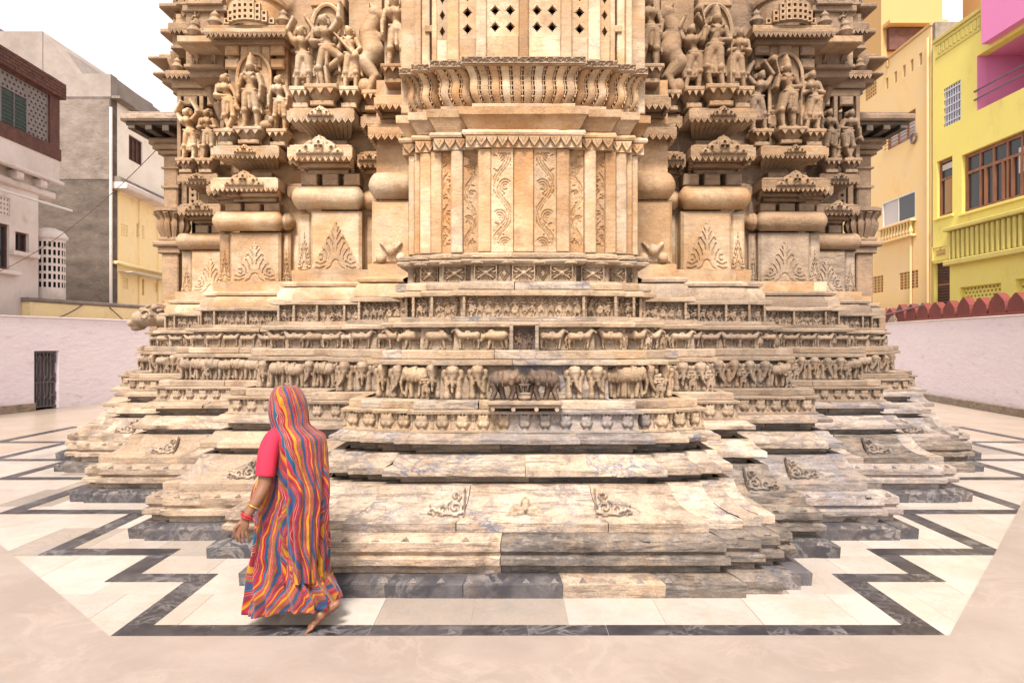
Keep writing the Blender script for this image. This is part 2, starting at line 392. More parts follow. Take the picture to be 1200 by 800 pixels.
def course(name, prof, mat_fn, rng=None, blen=.7, amp=.006, chip=.05, jit=.006, fac=FAC, dend=DEND, smooth=38, gap=.004, sides=(1, -1)):
    pr = [(prof[0][0]-.06, prof[0][1])]+list(prof)+[(prof[-1][0]-.08, prof[-1][1])]
    for i in (rng or range(len(fac))):
        for s in sides:
            if i == 0 and s < 0: continue
            W, D = fac[i]; o0 = prof[0][0]
            L = 2*(W+o0) if i == 0 else W-fac[i-1][0]
            n = max(1, round(L/blen)); cuts = [0]+[(k+RN.uniform(-.22, .22))/n for k in range(1, n)]+[1]
            for k in range(n):
                g_ = gap/2/max(L, .1)
                parts = [('F', cuts[k]+(g_ if k else 0), cuts[k+1]-(g_ if k < n-1 else 0), k > 0 or i == 0, k < n-1 or i == 0)]
                if k == n-1 and i > 0: parts.append(('S', 0, 1, False, False))
                if i == 0: parts = ([('SL', 0, 1, False, False)] if k == 0 else [])+[('F', cuts[k]+g_*(k > 0), cuts[k+1]-g_*(k < n-1), k > 0, k < n-1)]+([('SR', 0, 1, False, False)] if k == n-1 else [])
                xm = path_pt(i, s, 'F', o0, (cuts[k]+cuts[k+1])/2, fac, dend)[0]
                bm = block_mesh(pr, i, s, parts, fac, dend, amp, chip, RN.uniform(0, 50), RN.uniform(-jit, jit))
                if i == 0:   # close the two ends of the centre block with short returns
                    pass
                bm.build(name, mat_fn(i, s, xm), temple, smooth=smooth)
def pick(*ms):
    return lambda i, s, x: RN.choice(ms)
def base_mat(i, s, x):
    if i == 0: return M_tan if -.05 < x < .75 else (M_grey if x > 0 else M_black)
    return M_black if RN.random() < .88 else M_grey
def mould_mat(i, s, x):
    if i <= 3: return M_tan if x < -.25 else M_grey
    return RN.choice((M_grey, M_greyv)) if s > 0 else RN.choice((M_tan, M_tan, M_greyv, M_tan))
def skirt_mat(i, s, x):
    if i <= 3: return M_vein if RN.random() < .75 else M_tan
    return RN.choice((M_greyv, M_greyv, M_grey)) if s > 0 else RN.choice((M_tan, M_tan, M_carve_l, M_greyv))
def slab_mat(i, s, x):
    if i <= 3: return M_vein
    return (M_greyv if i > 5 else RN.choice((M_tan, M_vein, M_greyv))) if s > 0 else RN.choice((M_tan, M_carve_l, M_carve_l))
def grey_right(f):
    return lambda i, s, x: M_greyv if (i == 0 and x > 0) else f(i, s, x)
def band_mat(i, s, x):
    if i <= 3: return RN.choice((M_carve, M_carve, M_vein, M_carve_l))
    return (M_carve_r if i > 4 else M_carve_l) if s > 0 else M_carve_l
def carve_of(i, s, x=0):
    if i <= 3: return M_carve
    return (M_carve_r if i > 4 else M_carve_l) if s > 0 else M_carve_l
# plain core behind the courses
core = MB()
CP = [(1.03, 0), (.92, .12), (.9, .38), (.8, .42), (.56, .6), (.47, .72), (.44, .8), (.37, .92), (.36, 1.1), (.34, 1.3), (.17, 1.34), (.17, 1.62), (.08, 1.74), (.07, 1.9), (.01, 2.02), (.01, 2.2), (-.12, 2.25), (-.12, 2.56)]
for i in range(len(FAC)):
    for s in ((1, -1) if i else (1,)):
        bm = block_mesh(CP, i, s, [('F', 0, 1, False, False)]+([('S', 0, 1, False, False)] if i else []), FAC, DEND, 0, 0, 0, 0)
        n0 = len(core.v); core.v += bm.v; core.f += [tuple(n0+q for q in f) for f in bm.f]
core.build("core_wall", M_core, temple)
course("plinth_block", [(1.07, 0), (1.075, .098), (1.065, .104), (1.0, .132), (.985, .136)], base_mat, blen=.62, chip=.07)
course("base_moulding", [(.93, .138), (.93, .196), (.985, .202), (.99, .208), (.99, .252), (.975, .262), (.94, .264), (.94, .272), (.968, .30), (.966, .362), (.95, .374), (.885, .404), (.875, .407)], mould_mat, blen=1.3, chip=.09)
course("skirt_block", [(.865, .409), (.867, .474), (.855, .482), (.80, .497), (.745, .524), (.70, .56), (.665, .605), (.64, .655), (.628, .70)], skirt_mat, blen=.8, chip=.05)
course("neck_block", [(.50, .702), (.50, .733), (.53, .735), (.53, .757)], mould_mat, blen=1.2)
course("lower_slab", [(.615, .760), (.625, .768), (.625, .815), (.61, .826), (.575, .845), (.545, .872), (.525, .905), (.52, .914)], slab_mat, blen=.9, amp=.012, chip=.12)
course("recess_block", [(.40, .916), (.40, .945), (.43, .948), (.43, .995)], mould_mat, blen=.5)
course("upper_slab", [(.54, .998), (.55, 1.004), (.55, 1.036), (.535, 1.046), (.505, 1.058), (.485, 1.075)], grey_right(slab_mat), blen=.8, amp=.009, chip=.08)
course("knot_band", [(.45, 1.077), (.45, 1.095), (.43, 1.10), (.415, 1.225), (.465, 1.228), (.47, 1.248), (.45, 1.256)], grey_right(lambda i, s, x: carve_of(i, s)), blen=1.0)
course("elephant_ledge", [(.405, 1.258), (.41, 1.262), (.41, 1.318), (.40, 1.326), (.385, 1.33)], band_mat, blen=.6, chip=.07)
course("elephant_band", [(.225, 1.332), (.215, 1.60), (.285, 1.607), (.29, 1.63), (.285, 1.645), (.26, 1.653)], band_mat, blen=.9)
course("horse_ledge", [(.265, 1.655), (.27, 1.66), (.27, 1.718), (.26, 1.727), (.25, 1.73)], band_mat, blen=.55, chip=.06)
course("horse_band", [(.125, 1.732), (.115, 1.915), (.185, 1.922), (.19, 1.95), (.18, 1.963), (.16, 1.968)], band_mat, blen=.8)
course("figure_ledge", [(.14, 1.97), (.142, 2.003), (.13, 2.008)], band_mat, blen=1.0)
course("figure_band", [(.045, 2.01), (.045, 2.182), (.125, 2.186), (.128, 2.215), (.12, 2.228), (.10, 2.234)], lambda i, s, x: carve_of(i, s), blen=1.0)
# above the friezes the middle has a panelled band, the side bays a plain stepped foot
course("panel_ledge", [(.075, 2.237), (.088, 2.243), (.09, 2.285), (.08, 2.30), (.05, 2.312)], band_mat, range(0, 4), blen=.5)
course("panel_band", [(-.012, 2.314), (-.012, 2.452), (.05, 2.456), (.062, 2.464), (.075, 2.485), (.065, 2.498), (.045, 2.503)], band_mat, range(0, 4), blen=.9)
course("panel_top", [(.045, 2.506), (.055, 2.515), (.058, 2.538), (.045, 2.548), (.02, 2.556), (-.02, 2.565)], band_mat, range(0, 4), blen=.5)
SW = [(1.49, 6.79), (2.25, 7.31), (2.43, 7.36), (3.72, 8.75), (3.90, 8.80), (5.08, 10.52), (5.25, 10.57), (5.95, 11.6)]
FACW = CF+SW
def wall_mat(i, s, x):
    return M_warm if (i == 4 or RN.random() < .3) else M_cream
def wall_mat2(i, s, x):
    if s > 0: return M_carve_l if i < 7 else M_carve_r
    return M_cream
course("foot_block", [(.15, 2.237), (.15, 2.30), (.115, 2.365), (.10, 2.372)], wall_mat2, range(4, 12), fac=FACW, blen=1.4)
course("foot_lip", [(.09, 2.375), (.125, 2.383), (.13, 2.41), (.10, 2.43), (.06, 2.44)], wall_mat2, range(4, 12), fac=FACW, blen=1.6)
course("foot_band", [(.035, 2.442), (.04, 2.56), (.02, 2.568)], lambda i, s, x: M_cream, range(4, 12), fac=FACW, blen=1.6)

# ---------------------------------------------------------------- carved figures used along the friezes
def fig(pose, hip=.0, skirt=0, crown=0, fem=0, seed=0):
    """a standing carved figure, one unit tall to the top of the head, as capsules"""
    hx = hip; sh = -hip*.5; P = []
    def cap(a, b, ra, rb, d): P.append((a[0], a[1], ra, b[0], b[1], rb, d))
    J = dict(stand=(((-.17, .62), (-.17, .46)), ((.17, .62), (.15, .46)), ((-.085, .27), (-.095, .035)), ((.085, .27), (.095, .035))),
             pray=(((-.17, .62), (-.03, .66)), ((.17, .62), (.03, .66)), ((-.08, .27), (-.09, .035)), ((.08, .27), (.09, .035))),
             armup=(((-.17, .63), (-.05, .60)), ((.2, .93), (.17, 1.1)), ((-.09, .27), (-.08, .035)), ((.1, .28), (.05, .035))),
             armup2=(((-.21, .92), (-.12, 1.1)), ((.21, .92), (.08, 1.12)), ((-.08, .27), (-.09, .035)), ((.1, .28), (.1, .035))),
             dance=(((-.17, .62), (-.02, .62)), ((.2, .93), (.21, 1.14)), ((-.1, .27), (-.03, .035)), ((.2, .42), (.02, .27))),
             lute=(((-.17, .63), (-.06, .55)), ((.17, .64), (.14, .72)), ((-.08, .27), (-.085, .035)), ((.08, .27), (.085, .035))),
             hold=(((-.18, .62), (-.15, .78)), ((.18, .62), (.05, .62)), ((-.11, .28), (-.06, .035)), ((.07, .27), (.1, .035))),
             cross=(((-.17, .62), (.02, .60)), ((.18, .61), (.2, .42)), ((-.05, .27), (.05, .035)), ((.1, .27), (.0, .035))))[pose]
    (le, lh), (re, rh), (lk, lf), (rk, rf) = J
    ls, rs = (sh-.115, .775), (sh+.115, .775)
    ch = .045
    cap((sh, .83), (sh, .80), .04, .045, .07)                                    # neck
    cap((sh, .905), (sh, .895), .062, .058, .09)                                 # head
    cap((sh-.062, .93), (sh-.07, .88), .022, .018, .05); cap((sh+.062, .93), (sh+.07, .88), .022, .018, .05)
    cap((sh-.008, .905), (sh-.008, .885), .012, .014, .15)                       # nose
    cap((sh, .76), (hx*.5, .64), .085, .058, .05)                                # chest
    cap((sh-.05, .74), (sh-.05, .73), ch+.012*fem, ch+.014*fem, .085+.03*fem); cap((sh+.05, .74), (sh+.05, .73), ch+.012*fem, ch+.014*fem, .085+.03*fem)
    cap((hx*.5, .64), (hx, .53), .058, .085, .05)
    cap((hx-.05, .52), (hx+.05, .52), .075, .075, .06)
    cap((hx-.1, .555), (hx+.1, .555), .02, .02, .125)                            # belt
    for side, kn, ft in ((-1, lk, lf), (1, rk, rf)):
        hj = (hx+side*.06, .5); k2 = (kn[0]+hx*.5, kn[1])
        cap(hj, k2, .073, .05, .06); cap(k2, (k2[0], k2[1]), .052, .052, .075); cap(k2, ft, .05, .03, .05)
        cap((ft[0], ft[1]), (ft[0]+side*.03, .02), .03, .026, .09)
    for sj, e, h in ((ls, le, lh), (rs, re, rh)):
        cap(sj, e, .043, .035, .07); cap(e, h, .036, .026, .10); cap(h, (h[0], h[1]-.03), .03, .022, .11)
        cap(e, e, .042, .042, .07)
    if skirt:
        cap((hx-.035, .5), (-.06, .26), .075, .08, .02); cap((hx+.035, .5), (.06, .26), .075, .08, .02)
        for q in (-.1, -.05, 0, .05, .1): cap((hx+q*.6, .47), (q*1.15, .2), .016, .02, .085)
        cap((-.12, .2), (.12, .2), .018, .018, .07)
    else:
        cap((hx, .5), (hx*.7, .3), .03, .025, .10)
    cap((sh-.075, .8), (sh, .745), .013, .013, .135); cap((sh+.075, .8), (sh, .745), .013, .013, .135)     # necklace
    cap((hx+.1, .53), (hx+.15, .25), .016, .02, .03); cap((hx-.1, .53), (hx-.15, .25), .016, .02, .03)       # hanging sashes
    if crown:
        cap((sh, .96), (sh, 1.03), .058, .045, .07); cap((sh, 1.03), (sh, 1.11), .04, .014, .07)
    else:
        cap((sh+.02, .955), (sh+.035, .965), .04, .035, .07)
    if pose == 'lute':
        cap((-.1, .5), (.22, .84), .02, .014, .17); cap((-.1, .5), (-.1, .5), .06, .06, .13)
    if pose == 'hold':
        cap((-.15, .8), (-.2, 1.02), .016, .012, .12); cap((-.21, 1.05), (-.21, 1.05), .06, .06, .06)
        cap((.2, .75), (.19, .05), .014, .014, .1)
    if pose == 'cross':
        cap((.2, .42), (.23, .38), .05, .04, .09)
    return P
def elephant_side():
    P = [(-.34, .68, .23, .2, .68, .23, .1), (.02, .72, .23, .25, .7, .22, .12), (.47, .74, .2, .5, .68, .17, .12),
         (.46, .86, .1, .46, .84, .1, .14), (.62, .62, .09, .7, .4, .065, .12), (.7, .4, .065, .64, .16, .045, .11), (.64, .16, .045, .54, .12, .035, .1),
         (.36, .72, .13, .33, .58, .09, .24), (-.42, .5, .13, -.46, .08, .1, .1), (-.2, .45, .12, -.14, .08, .09, .04),
         (.26, .5, .13, .2, .08, .095, .1), (.4, .45, .1, .48, .08, .085, .04), (-.58, .7, .04, -.64, .3, .03, .05),
         (.6, .5, .025, .78, .46, .018, .15), (-.05, .92, .05, .05, .92, .05, .14), (-.05, .5, .03, -.05, .9, .03, .27), (.15, .5, .03, .15, .9, .03, .27)]
    return P
def elephant_front(v=0):
    t = .1*v
    return [(0, .82, .2, 0, .72, .17, .12), (-.09, .9, .1, -.09, .88, .1, .16), (.09, .9, .1, .09, .88, .1, .16), (-.24, .8, .11, -.26, .66, .08, .06), (.24, .8, .11, .26, .66, .08, .06),
            (0, .66, .085, t*.6, .4, .06, .2), (t*.6, .4, .06, t*2, .22, .045, .18), (-.16, .6, .12, -.17, .06, .095, .04), (.16, .6, .12, .17, .06, .095, .04),
            (-.17, .12, .11, -.17, .06, .115, .05), (.17, .12, .11, .17, .06, .115, .05), (-.16, .56, .125, .16, .56, .125, .02), (-.08, .56, .03, -.12, .42, .02, .2), (.08, .56, .03, .12, .42, .02, .2)]
def horse():
    return [(-.32, .62, .17, .22, .62, .16, .1), (-.38, .66, .16, -.36, .6, .17, .09), (.28, .64, .16, .44, .88, .1, .09), (.43, .95, .08, .6, .84, .055, .1), (.6, .84, .055, .64, .79, .045, .1),
            (.42, 1.02, .03, .41, 1.06, .015, .1), (.3, .78, .06, .38, 1.0, .04, .06), (-.42, .52, .1, -.46, .3, .055, .1), (-.46, .3, .05, -.44, .04, .045, .1), (-.3, .48, .09, -.24, .28, .05, .03), (-.24, .28, .05, -.28, .04, .04, .03),
            (.3, .5, .085, .3, .28, .05, .1), (.3, .28, .05, .28, .04, .045, .1), (.18, .48, .08, .2, .28, .05, .03), (.2, .28, .045, .16, .04, .04, .03), (-.52, .66, .045, -.6, .45, .05, .05), (-.6, .45, .05, -.58, .15, .03, .05),
            (-.08, .8, .05, .06, .8, .05, .13), (-.02, .45, .025, -.02, .78, .025, .22)]
def bull():
    return [(-.34, .55, .2, .2, .55, .2, .06), (.14, .74, .1, .2, .7, .12, .09), (.32, .55, .14, .5, .5, .11, .12), (.5, .5, .12, .58, .36, .07, .13), (.44, .62, .03, .5, .78, .018, .1), (.56, .6, .03, .64, .74, .018, .1),
            (-.42, .48, .1, -.46, .05, .055, .09), (-.24, .42, .09, -.3, .05, .05, .03), (.22, .42, .09, .3, .05, .055, .09), (.12, .42, .08, .1, .05, .05, .03), (-.54, .6, .035, -.6, .2, .03, .05)]
def rider():
    return fig('hold', .03)
def leaf_knot():
    return [(0, .42, .37, 0, .46, .34, .0), (-.16, .6, .12, -.2, .84, .085, .14), (.16, .6, .12, .2, .84, .085, .14), (-.2, .84, .085, -.4, .92, .06, .1), (.2, .84, .085, .4, .92, .06, .1), (0, .55, .07, 0, .95, .05, .2),
            (-.16, .34, .1, -.14, .3, .1, .22), (.16, .34, .1, .14, .3, .1, .22), (0, .12, .2, 0, .06, .22, .02), (-.52, .1, .07, -.5, .4, .035, .02), (.52, .1, .07, .5, .4, .035, .02), (-.5, .5, .035, -.52, .85, .08, .02), (.5, .5, .035, .52, .85, .08, .02)]
_mc = {}
def mesh_of(key, mat, fn):
    k = (key, mat.name)
    if k not in _mc: _mc[k] = fn(mat)
    return _mc[k]
FIGS = [('stand', -.02, 0, 0, 0), ('armup', .04, 0, 0, 1), ('dance', .04, 0, 0, 1), ('armup2', -.04, 0, 0, 0), ('hold', .03, 1, 0, 0), ('pray', -.03, 1, 0, 1), ('cross', .05, 0, 0, 1)]
def fronts(o, fac, rng):
    for i in rng:
        W, D = fac[i]
        if i == 0: yield i, 1, -(W+o), W+o, D-o; continue
        for s in (1, -1):
            a, b = fac[i-1][0]+o, W+o
            yield i, s, (a if s > 0 else -b), (b if s > 0 else -a), D-o
def spread(a, b, pitch, margin=.0):
    L = b-a-2*margin; n = int(round(L/pitch))
    if n < 1: return []
    return [a+margin+L*(k+.5)/n for k in range(n)]
# leaf knots
for i, s, a, b, y in fronts(.43, FAC, range(12)):
    for x in spread(a, b, .158, .0):
        ml = carve_of(i, s)
        if i in (0, 1) and -.02 < x < 1.0: ml = M_greyv
        me = mesh_of('knot', ml, lambda m: blobs("leaf_knot", m, leaf_knot(), .04, .158, .7))
        inst("leaf_knot", me, temple, T(AX+x, y+.012, 1.091) @ S3(RN.uniform(.9, 1.0), 1, RN.uniform(.95, 1.05)))
# elephants
for i, s, a, b, y in fronts(.22, FAC, range(12)):
    L = b-a; mt = carve_of(i, s)
    if i == 0:
        xs = [x for x in spread(a, -.28, .17)]+[x for x in spread(.32, b, .165)]
    else: xs = spread(a, b, .168, .0)
    for n, x in enumerate(xs):
        fr = (i in (0, 2, 4)) or (i in (5, 7) and s > 0) or (i == 5 and x > -2.0) or RN.random() < .35
        if i == 7 and s < 0: fr = False
        if fr:
            v = RN.choice((0, 1, -1))
            me = mesh_of('ef%d' % v, mt, lambda m: blobs("elephant", m, elephant_front(v), .03, .285, 1.0))
            inst("elephant", me, temple, T(AX+x, y+.01, 1.329) @ S3(.94*RN.uniform(.9, 1.05), 1.3, RN.uniform(.95, 1.0)))
        else:
            me = mesh_of('es', mt, lambda m: blobs("elephant", m, elephant_side(), .03, .285, .95))
            d = RN.choice((1, -1))
            inst("elephant", me, temple, T(AX+x, y+.008, 1.329) @ S3(d*.62, 1.15, RN.uniform(.92, 1.0)))
        if RN.random() < .22 and i > 0:
            me = mesh_of('mahout', mt, lambda m: blobs("carved_keeper", m, fig('pray', .03), .045, .2, .8))
            inst("carved_keeper", me, temple, T(AX+x+.08, y-.075, 1.33))
# the dark pair of elephants on its own bracket in the middle
br = MB().box(AX-.29, AX+.29, 5.29, 5.64, 1.305, 1.336, bv=.006).box(AX-.28, AX+.28, 5.31, 5.62, 1.28, 1.3045, bv=.006)
for q in (-.25, -.09, .09, .25): br.tube([(AX+q, 5.295, 1.272), (AX+q, 5.5, 1.272)], .017, 10)
br.build("elephant_bracket", M_tan, temple, smooth=35)
EP = [(-.3, .66, .24, .08, .7, .25, .1), (.3, .74, .2, .34, .7, .17, .16), (.46, .72, .085, .56, .5, .06, .16), (.56, .5, .06, .56, .24, .045, .14), (.2, .72, .13, .17, .55, .09, .3), (.36, .9, .07, .36, .9, .07, .22),
      (-.42, .5, .12, -.36, .3, .085, .14), (-.36, .3, .085, -.46, .06, .075, .14), (-.2, .42, .11, -.1, .06, .075, .05), (.2, .5, .11, .24, .3, .085, .14), (.24, .3, .085, .16, .06, .075, .14), (.36, .45, .1, .44, .06, .07, .05),
      (-.54, .68, .035, -.58, .3, .025, .08), (-.12, .46, .025, -.12, .92, .025, .34), (-.28, .46, .02, -.28, .9, .02, .32), (.42, .52, .03, .62, .46, .015, .22)]
me = blobs("elephant", M_soot, EP, .018, .25, 1.0)
inst("elephant", me, temple, T(AX-.145, 5.46, 1.334) @ S3(.96, 1.5, 1.0))
inst("elephant", me, temple, T(AX+.145, 5.46, 1.334) @ S3(-.96, 1.5, 1.0))
MB().lathe([(.0, 1.336), (.035, 1.336), (.05, 1.36), (.045, 1.385), (.052, 1.392), (.03, 1.40), (0, 1.40)], 14, (AX, 5.36)).build("carved_pot", M_tan, temple, smooth=40)
# horses, bulls and riders
for i, s, a, b, y in fronts(.12, FAC, range(12)):
    mt = carve_of(i, s)
    xs = (spread(a, -.12, .24)+spread(.12, b, .24)) if i == 0 else spread(a, b, .22, .0)
    for n, x in enumerate(xs):
        k = 'bull' if RN.random() < .12 or (i == 0 and n == 1) else 'horse'
        me = mesh_of(k, mt, lambda m: blobs(k, m, bull() if k == 'bull' else horse(), .026, .215, 1.0))
        d = (1 if x < 0 else -1) if i == 0 else RN.choice((1, -1))
        d = -d if i == 0 else d
        inst("bull" if k == 'bull' else "horse", me, temple, T(AX+x, y+.006, 1.731) @ S3(d*.95, 1.35, RN.uniform(.82, .88)*(1.15 if k == 'bull' else 1)))
        if i > 0 and RN.random() < .4:
            me = mesh_of('rider', mt, lambda m: blobs("carved_rider", m, fig('hold', .03), .05, .165, .8))
            inst("carved_rider", me, temple, T(AX+x+.115, y+.006, 1.731))
nb = MB()
for x0, x1, z0, z1 in ((-.12, -.09, 1.732, 1.93), (.09, .12, 1.732, 1.93), (-.12, .12, 1.9305, 1.955), (-.12, .12, 1.715, 1.7315)):
    nb.box(AX+x0, AX+x1, 5.6, 5.72, z0, z1, bv=.005)
niche = nb.build("niche_frame", M_tan, temple)
MB().box(AX-.09, AX+.09, 5.675, 5.72, 1.732, 1.93).build("niche_back", M_soot, temple)
for q, ps in ((-.042, 'stand'), (.042, 'pray')):
    me = mesh_of('nf'+ps, M_soot, lambda m: blobs("carved_figure", m, fig(ps, .02), .045, .165, .8))
    inst("carved_figure", me, temple, T(AX+q, 5.68, 1.735))
# figures between little posts
post = {}
for i, s, a, b, y in fronts(.045, FAC, range(12)):
    mt = carve_of(i, s)
    for e in ([a+.012, b-.012] if b-a > .12 else [(a+b)/2]) + ([a+.32*(b-a), a+.68*(b-a)] if b-a > .6 and i else []):
        pm = mesh_of('post', mt, lambda m: MB().box(-.011, .011, -.075, 0, 0, .172, bv=.004).box(-.015, .015, -.078, 0, .05, .06).box(-.015, .015, -.078, 0, .12, .13).mesh("frieze_post", m))
        inst("frieze_post", pm, temple, T(AX+e, y, 2.01))
    for x in spread(a, b, .078, .025):
        p = RN.choice(FIGS)
        me = mesh_of('f'+p[0], mt, lambda m: blobs("carved_figure", m, fig(*p), .036, .172, 1.0))
        inst("carved_figure", me, temple, T(AX+x, y+.004, 2.011) @ S3(RN.choice((1, -1))*1.22, 1.35, RN.uniform(.93, 1.0) if 'up' not in p[0] and p[0] != 'dance' and p[0] != 'hold' else .9))
# studs (little gables) on the sloping tops of the base mouldings
stud = {}
def gable(mat, w=.03, h=.02, d=.04):
    b = MB(); b.v = [(-w, -d*.3, 0), (w, -d*.3, 0), (0, -d*.3, h), (-w*.4, d, h*.7), (w*.4, d, h*.7), (0, d, h)]
    b.f = [(0, 1, 2), (0, 2, 5, 3), (1, 4, 5, 2)]; return b.mesh("gable_stud", mat)
for i, s, a, b, y in fronts(.955, FAC, range(12)):
    for x in spread(a, b, .21, .02):
        me = mesh_of('stud', (M_tan if x < 0 else M_greyv) if i < 4 else (M_greyv if s > 0 else M_tan), lambda m: gable(m)); inst("gable_stud", me, temple, T(AX+x, y-.0, .372))
for i, s, a, b, y in fronts(1.05, FAC, range(8)):
    for x in spread(a, b, .2, .02):
        me = mesh_of('stud', M_greyv, lambda m: gable(m)); inst("gable_stud", me, temple, T(AX+x, y-.0, .107))
# carved corners and flower on the skirt
def scroll_corner(m):
    st = .008; X, Z = np.meshgrid(np.arange(0, .34, st), np.arange(0, .24, st))
    mask = (Z < .235-X*.55)&(X > .0)
    def spiral(cx, cz, R, k):
        r = np.hypot(X-cx, Z-cz); th = np.arctan2(Z-cz, X-cx)
        return (r < R)*(np.abs(((r/k - th/(2*np.pi)) % 1)-.5) < .27)
    r = spiral(.075, .07, .065, .045)+spiral(.17, .055, .05, .04)+spiral(.07, .16, .04, .035)+spiral(.25, .035, .03, .03)
    stem = np.abs(Z-(.02+.9*(X-.1)**2*3)) < .012
    H = .004+.024*((r+stem) > 0)
    H = np.where(X < .012, .03, H)
    return hfield("scroll_carving", m, H, mask, 0, 0, st)
def flower(m):
    P = [(0, .055, .02, 0, .1, .027, .012), (0, .1, .027, 0, .13, .008, .012), (-.015, .05, .015, -.06, .065, .024, .004), (-.06, .065, .024, -.1, .04, .006, .0), (.015, .05, .015, .06, .065, .024, .004), (.06, .065, .024, .1, .04, .006, .0), (-.02, .035, .012, -.07, .025, .016, .002), (-.07, .025, .016, -.125, .012, .005, .0), (.02, .035, .012, .07, .025, .016, .002), (.07, .025, .016, .125, .012, .005, .0), (0, .045, .012, 0, .045, .012, .03)]
    return blobs("carved_flower", m, P, .006, 1.15, .9, mindepth=.006)
lean = Matrix.Rotation(-.62, 4, 'X')
def on_skirt(name, me, i, s, x, o=.80, z=.494, sx=1):
    W, D = FAC[i]; inst(name, me, temple, T(AX+x, D-o+.012, z) @ lean @ S3(sx, 1, 1))
on_skirt("carved_flower", mesh_of('flower', M_tan, flower), 0, 1, 0)
on_skirt("scroll_carving", mesh_of('scroll', M_vein, scroll_corner), 0, 1, .52, sx=1)
on_skirt("scroll_carving", mesh_of('scroll', M_vein, scroll_corner), 0, 1, -.45, sx=-1)
for i, xm in ((5, 2.62), (7, 4.1), (9, 5.55), (4, 2.05)):
    for s in (1, -1):
        on_skirt("scroll_carving", mesh_of('scroll', M_tan if s < 0 else M_grey, scroll_corner), i, s, s*(xm-.1), sx=1 if s > 0 else -1)
# ---------------------------------------------------------------- temple, upper part
def grid(w, h, st):
    return np.meshgrid(np.arange(-w/2, w/2+st/2, st), np.arange(0, h+st/2, st))
# panelled band: flowers and lozenges
def flower_panel(m):
    X, Z = grid(.2, .138, .0055); Zc = Z-.069; H = np.full(X.shape, .012)
    for sx in (-1, 1):
        for sz in (-1, 1):
            r = np.hypot(X-sx*.068, Zc-sz*.04); H = np.where(r < .033, .006+.03*np.clip((r-.008)/.022, 0, 1), H)
            d = np.abs(np.abs(X*.69)-np.abs(Zc))
    d = np.abs(np.abs(X)*.62-np.abs(Zc)); H = np.where((d < .012)&(np.abs(X) < .075), .045-.02*d/.012, H)
    r = np.hypot(X, Zc); H = np.where(r < .022, .062-r, H)
    H = np.where((np.abs(X) > .09)|(np.abs(Zc) > .062), .05, H)
    return hfield("flower_panel", m, H, np.ones_like(X, bool), -.1, 0, .0055)
def lozenge_panel(m):
    X, Z = grid(.1, .138, .005); Zc = Z-.069; d = np.abs(X)/.042+np.abs(Zc)/.062
    H = np.where(d < 1, .03-.015*d, .004); H = np.where((d > .55)&(d < .72), .008, H)
    return hfield("lozenge_panel", m, H, np.ones_like(X, bool), -.05, 0, .005)
for i, s, a, b, y in fronts(-.012, CF+[(1.5, 6.8)], range(4)):
    L = b-a; mt = M_carve
    if i == 0: lay = [(-.325, 'f'), (-.165, 'l'), (0, 'f'), (.165, 'l'), (.325, 'f')]
    elif i == 1: lay = [((a+b)/2, 'f')]
    else: lay = [((a+b)/2, 'f' if L > .15 else 'l')]
    for x, k in lay:
        me = mesh_of(k+'p', mt, flower_panel if k == 'f' else lozenge_panel)
        inst("flower_panel" if k == 'f' else "lozenge_panel", me, temple, T(AX+x, y-.002, 2.314) @ S3(min(1, .9*L/.2) if i else .97, 1, 1))
def palm_stud(m):
    return blobs("leaf_stud", m, [(0, .1, .1, 0, .3, .06, .1), (-.1, .1, .08, -.35, .12, .06, .05), (.1, .1, .08, .35, .12, .06, .05), (-.3, .12, .05, -.55, .06, .04, .03), (.3, .12, .05, .55, .06, .04, .03)], .05, .085, .8)
for o, z in ((.062, 2.462), (.052, 2.512)):
    for i, s, a, b, y in fronts(o, CF+[(1.5, 6.8)], range(4)):
        for x in spread(a, b, .24):
            inst("leaf_stud", mesh_of('lst', M_carve, palm_stud), temple, T(AX+x, y-.006, z) @ S3(1, .7, 1))
# pilasters
def strokes_field(X, Z, strokes):
    d = np.full(X.shape, 9.0)
    for pts in strokes:
        for (ax, az), (bx, bz) in zip(pts[:-1], pts[1:]):
            dx, dz = bx-ax, bz-az; L = dx*dx+dz*dz+1e-12; t = np.clip(((X-ax)*dx+(Z-az)*dz)/L, 0, 1)
            d = np.minimum(d, (X-ax-t*dx)**2+(Z-az-t*dz)**2)
    return np.sqrt(d)
def vine(w, h, seed):
    def f(m):
        st = .0052; X, Z = grid(w, h, st); S_ = []; rg = random.Random(int(seed*10)+3)
        per = w*1.5 if w > .15 else w*2.0; n = int(h/per)+1; z = .06; sg = 1
        while z < h-.05:
            q = per*rg.uniform(.9, 1.1)
            for k in (-.15, 0.0, .15):           # bundle of S lines crossing the panel
                S_.append([(sg*w*.34*math.cos(math.pi*t)+k*w*.8, z+q*t+.012*math.sin(t*6)) for t in [i/8 for i in range(1 if k else 0, 8 if k else 9)]])
            cx, cz = -sg*w*.13, z+q*.02
            for R_ in (.07, .17, .28):           # curls inside each bend
                S_.append([(cx+sg*R_*w*math.cos(a), cz+R_*w*1.1*math.sin(a)) for a in [-1.2+i*.45 for i in range(9)]])
            for i in range(9):                   # short leaf nicks
                lx, lz = rg.uniform(-.4, .4)*w, z+rg.uniform(0, q); a = rg.uniform(0, 6.28)
                S_.append([(lx, lz), (lx+.022*math.cos(a), lz+.022*math.sin(a))])
            z += q*.9; sg = -sg
        d = strokes_field(X, Z, S_); wd = .0046 if w > .15 else .0034
        H = .011+.011*np.clip((d-wd)/(.004), 0, 1)
        e = w/2-np.abs(X); H = np.where((e < w*.09)|(Z < .05)|(Z > h-.04), .022, H)
        return hfield("vine_panel", m, H, np.ones_like(X, bool), -w/2, 0, st)
    return f
ZP0, ZP1 = 2.566, 3.455
